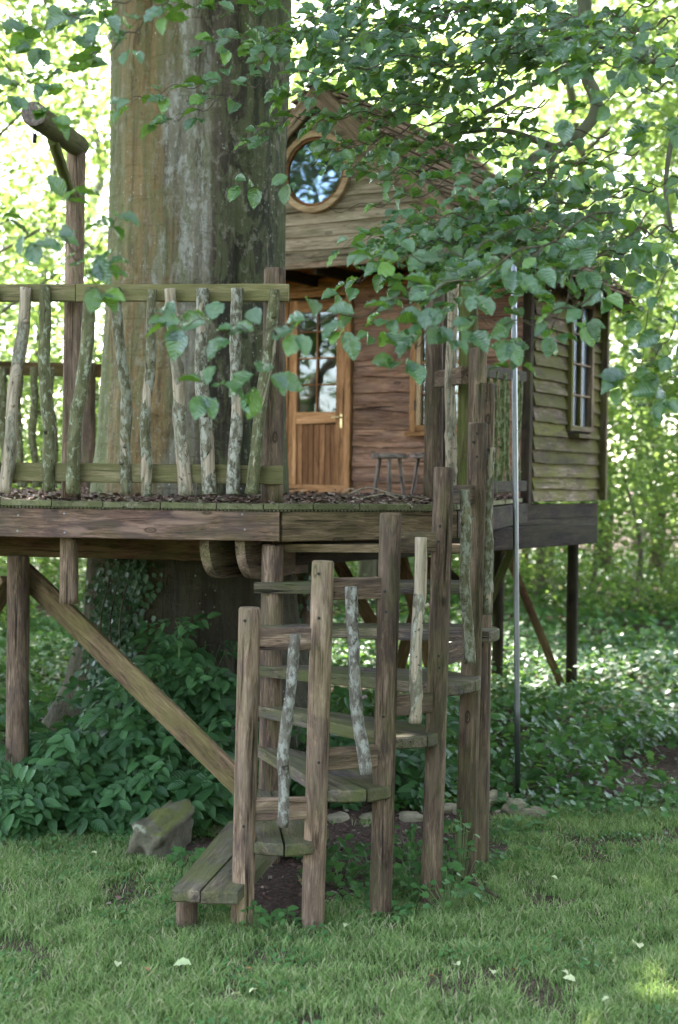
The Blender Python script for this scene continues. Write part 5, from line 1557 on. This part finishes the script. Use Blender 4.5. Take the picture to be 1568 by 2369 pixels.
bough('large leafy beech bough with a crooked grey limb filling the upper right', autopaths(22, 1000, 1420, -30, 330, 6.6, 7.8, avoid=gap), 0.078, 0.22, 0.066, 21, 0.006, 0, 0.9, 0.7,
      limbs=[([(1352, -40, 8), (1350, 80, 8), (1352, 160, 8), (1380, 245, 8), (1345, 305, 8), (1290, 343, 8), (1240, 360, 7.9), (1200, 415, 7.8), (1140, 470, 7.7)], 0.042, 0.022),
             ([(1290, 343, 8), (1200, 310, 7.8), (1140, 300, 7.7), (1060, 310, 7.5)], 0.02, 0.008), ([(1350, 130, 8), (1280, 170, 7.9), (1200, 215, 7.7), (1120, 260, 7.5)], 0.02, 0.008),
             ([(1560, 150, 7), (1450, 130, 7), (1380, 105, 7), (1320, 85, 7), (1270, 110, 7)], 0.014, 0.007)])
bough('middle layer of beech leaves over the roof and gable at the right', autopaths(25, 1080, 1560, 330, 600, 6.2, 7.4, (180, 330), (0.05, 0.5)), 0.078, 0.22, 0.066, 22, 0.006, 0, 0.9, 0.7,
      limbs=[([(1290, 345, 8), (1270, 400, 7.8), (1290, 470, 7.6), (1270, 540, 7.4)], 0.014, 0.008)])
bough('beech leaves along the top edge above the cabin roof', autopaths(17, 860, 1500, -60, 130, 6.8, 8.2, (200, 330), (-0.05, 0.35)), 0.078, 0.22, 0.066, 23, 0.006, 0, 0.9, 0.7)
bough('beech leaves spreading above the gable and left of the crooked limb', autopaths(11, 980, 1260, 120, 420, 7.2, 8.6, (180, 300), (0.0, 0.4)), 0.078, 0.2, 0.066, 24, 0.006, 0, 0.9, 0.7)
bough('beech leaves hanging in the far upper right corner', autopaths(12, 1500, 1700, -20, 560, 5.8, 7.0, (160, 260), (0.1, 0.6)), 0.088, 0.2, 0.09, 25, 0.006, 0, 0.85, 0.7,
      limbs=[([(1600, 200, 7.5), (1555, 320, 7.5), (1540, 450, 7.5), (1560, 560, 7.5)], 0.016, 0.01)])
bough('dark beech twigs drooping down the right edge', [[(1620, 540, 5.7), (1540, 640, 5.7), (1500, 720, 5.7), (1490, 790, 5.7)], [(1640, 660, 5.6), (1570, 740, 5.6), (1520, 820, 5.6), (1470, 860, 5.6)], [(1640, 760, 5.6), (1590, 830, 5.6), (1540, 890, 5.6)], [(1500, 500, 5.8), (1430, 560, 5.8), (1350, 600, 5.8)]], 0.09, 0.17, 0.09, 26, 0.005, 0, 0.85, 0.7)

# ------------------------------------------------------------------ woodland behind
def crown_mesh(seed, n=17000, rad=3.6, h=9.5, z0=2.2, mat=L_bg, leaf=(0.10, 0.17)):
    rg = np.random.default_rng(seed)
    K_ = 130
    cz = rg.uniform(0, 1, K_)
    rr_ = rad * np.sqrt(np.clip(1 - ((cz - 0.42) / 0.62) ** 2, 0.05, 1)) * rg.uniform(0.25, 1.0, K_) ** 0.6
    a = rg.uniform(0, 6.283, K_)
    cen = np.stack([np.cos(a) * rr_, np.sin(a) * rr_, z0 + cz * h], 1)
    w = rg.uniform(0.5, 1.0, K_)
    idx = rg.integers(0, K_, n)
    P = cen[idx] + rg.normal(size=(n, 3)) * (w[idx][:, None] * np.array([0.55, 0.55, 0.20]))
    P[:, 2] -= 0.10 * ((P[:, 0] - cen[idx][:, 0]) ** 2 + (P[:, 1] - cen[idx][:, 1]) ** 2)
    N = unit(unit(rg.normal(size=(n, 3))) * 0.75 + np.array([0, 0, 1.0])); A = unit(rg.normal(size=(n, 3)))
    return cloud_mesh(T_quad, P, N, A, rg.uniform(leaf[0], leaf[1], n), mat)
def trunk_into(parent, loc, r, h, seed):
    rnd = random.Random(seed)
    pts = [Vector(loc) + Vector((rnd.uniform(-.2, .2) * i, rnd.uniform(-.2, .2) * i, h * i / 5 - (0.2 if i == 0 else 0))) for i in range(6)]
    path_tube('trunk', parent, pts, r, r * 0.35, M_bgbark, 10, 4, 0.15)
    for k in range(5):
        z = h * rnd.uniform(0.28, 0.8); a = rnd.random() * 6.28; L = rnd.uniform(1.2, 2.8)
        p = Vector(loc) + Vector((0, 0, z))
        path_tube('limb', parent, [p, p + Vector((math.cos(a) * L * .5, math.sin(a) * L * .5, .5)), p + Vector((math.cos(a) * L, math.sin(a) * L, 1.1))], r * 0.32, r * 0.1, M_bgbark, 7, 4, 0.1)
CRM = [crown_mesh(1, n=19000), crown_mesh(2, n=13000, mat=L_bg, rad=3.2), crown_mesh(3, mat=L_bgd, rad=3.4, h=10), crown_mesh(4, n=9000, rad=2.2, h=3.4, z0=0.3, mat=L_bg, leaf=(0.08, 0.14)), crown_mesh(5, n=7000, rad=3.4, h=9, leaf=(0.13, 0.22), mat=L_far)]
trees = [(-6.2, 21, 0, 1.0, 'sunlit tree behind the hoist post at the left edge'), (-3.2, 25, 1, 1.0, 'bright tree behind the big trunk, seen beside the hoist'), (-8.8, 27, 0, 1.1, 'darker tree beyond the far left edge'),
         (0.6, 27, 1, 1.1, 'sunlit tree rising behind the cabin roof ridge'), (3.4, 23.5, 0, 1.0, 'yellow-green tree behind the cabin roof at the right'), (6.6, 22, 0, 1.0, 'bright tree at the right edge beside the cabin'),
         (5.2, 28, 4, 1.1, 'pale sunlit tree right of the cabin with its trunk in view'), (9.2, 29, 4, 1.1, 'denser tree beyond the right edge'), (-1.0, 35, 4, 1.3, 'tall tree far behind the beech trunk'),
         (3.0, 36, 4, 1.3, 'tall light tree far behind the cabin'), (8.0, 38, 4, 1.4, 'tall hazy tree in the right distance'), (-6.5, 37, 4, 1.4, 'tall hazy tree in the left distance'), (-12, 36, 4, 1.4, 'far tree left of the picture edge'), (13.5, 40, 4, 1.5, 'far tree right of the picture edge'),
         (-7, -11, 2, 1.1, 'tree behind the camera at the left, mirrored in the windows'), (4, -15, 1, 1.2, 'tree behind the camera, mirrored in the door panes'),
         (-1.5, -12, 2, 1.15, 'dense tree added straight behind the camera to block low light'), (9, -11, 0, 1.1, 'tree added behind the camera at the right to block low light'), (7.8, 6.5, 2, 1.0, 'dense tree added right of the stairs to block light, outside the picture'), (6.2, 0.0, 2, 1.0, 'dense tree added close to the right of the camera to block light'), (7.0, -5.5, 2, 1.0, 'dense tree added at the right behind the camera to block light'), (14, -5, 2, 1.2, 'tree added beside the lawn far to the right to block light'), (9, -3, 2, 1.2, 'dense tree added right of the camera to block light'), (10, 9, 2, 1.1, 'dense tree added right of the cabin to block light, outside the picture'), (3.0, -9, 2, 1.0, 'nearest tree added behind the camera to block low light'), (-4.5, -8.5, 1, 1.0, 'slighter tree added behind the camera at the left to block low light'), (-13, 6.2, 0, 1.0, 'tree left of the lawn, outside the picture'), (12, 5, 1, 1.1, 'tree right of the lawn, outside the picture')]  # dense trees beside and behind the camera are added to block light
for i, (x, y, k, s, lab) in enumerate(trees):
    t = thing('woodland_tree', lab, 'tree', (x, y, gz(x, y)))
    t_s = s
    o = bpy.data.objects.new('crown', CRM[k])
    link(o, Matrix.Translation((x, y, gz(x, y) - (1.2 if y > 8 else 1.7))) @ Matrix.Rotation(i * 1.7, 4, 'Z') @ Matrix.Scale(s, 4), t)
    o['kind'] = 'stuff'
    trunk_into(t, (x, y, gz(x, y)), 0.16 * s, 9 * s, i)
shrubs = [(4.2, 20.5, 0.85, 'bright hazel bush behind the far cabin leg'), (7.9, 23.5, 0.8, 'leafy bush at the right edge under the trees'), (-5.0, 18, 0.9, 'sunlit bush behind the left leg of the deck'), (-2.4, 21, 0.9, 'bush seen under the deck beside the trunk base'),
          (1.2, 24, 0.9, 'pale bush seen between the stair treads'), (10, 27, 1.3, 'bush beyond the right edge'), (-8.5, 25, 1.2, 'bush far back at the left'), (0, 31, 1.3, 'far bush below the cabin floor')]
for i, (x, y, s, lab) in enumerate(shrubs):
    t = thing('woodland_bush', lab, 'bush', (x, y, gz(x, y)))
    o = bpy.data.objects.new('foliage', CRM[3])
    link(o, Matrix.Translation((x, y, gz(x, y))) @ Matrix.Rotation(i * 2.3, 4, 'Z') @ Matrix.Scale(s, 4), t); o['kind'] = 'stuff'
    path_tube('stem', t, [Vector((x, y, 0)), Vector((x + .15, y, 1.2)), Vector((x - .1, y, 2.6 * s))], 0.05, 0.02, M_bgbark, 7, 4)
# slim trunks standing in the far light
for i, (px, d, r, lab) in enumerate(((1375, 24, 0.05, 'thin sapling trunk right of the cabin leg'), (1520, 27, 0.16, 'grey trunk at the right, half up the picture'), (850, 22, 0.17, 'pale grey trunk seen between the upper treads'), (1215, 30, 0.09, 'slim trunk between pole and brace'), (100, 26, 0.10, 'slim trunk behind the left deck leg'))):
    x = xat(px, d)
    t = thing('slim_tree', lab, 'tree', (x, d, 0))
    path_tube('trunk', t, [Vector((x, d, 0)), Vector((x + .05, d, 2)), Vector((x - .1, d, 4.5)), Vector((x + .2, d, 8))], r, r * .5, M_bgbark, 9, 4, 0.1)
def far_wood():
    n = 55000
    a = RNG.uniform(-0.62, 0.62, n); dd = RNG.uniform(48, 70, n)
    x, y = np.sin(a) * dd, np.cos(a) * dd
    z = RNG.uniform(0, 1, n) ** 1.2 * 19
    P = np.stack([x, y, z], 1)
    P += np.array([[n3(p[0] * .3, p[1] * .3, p[2] * .3), 0, 0] for p in P]) * 2
    N = unit(rand_dirs(n) * 0.8 + np.array([0, 0, 1.0])); A = rand_dirs(n)
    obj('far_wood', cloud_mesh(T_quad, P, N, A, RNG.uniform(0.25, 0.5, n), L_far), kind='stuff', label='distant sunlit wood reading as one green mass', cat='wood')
far_wood()
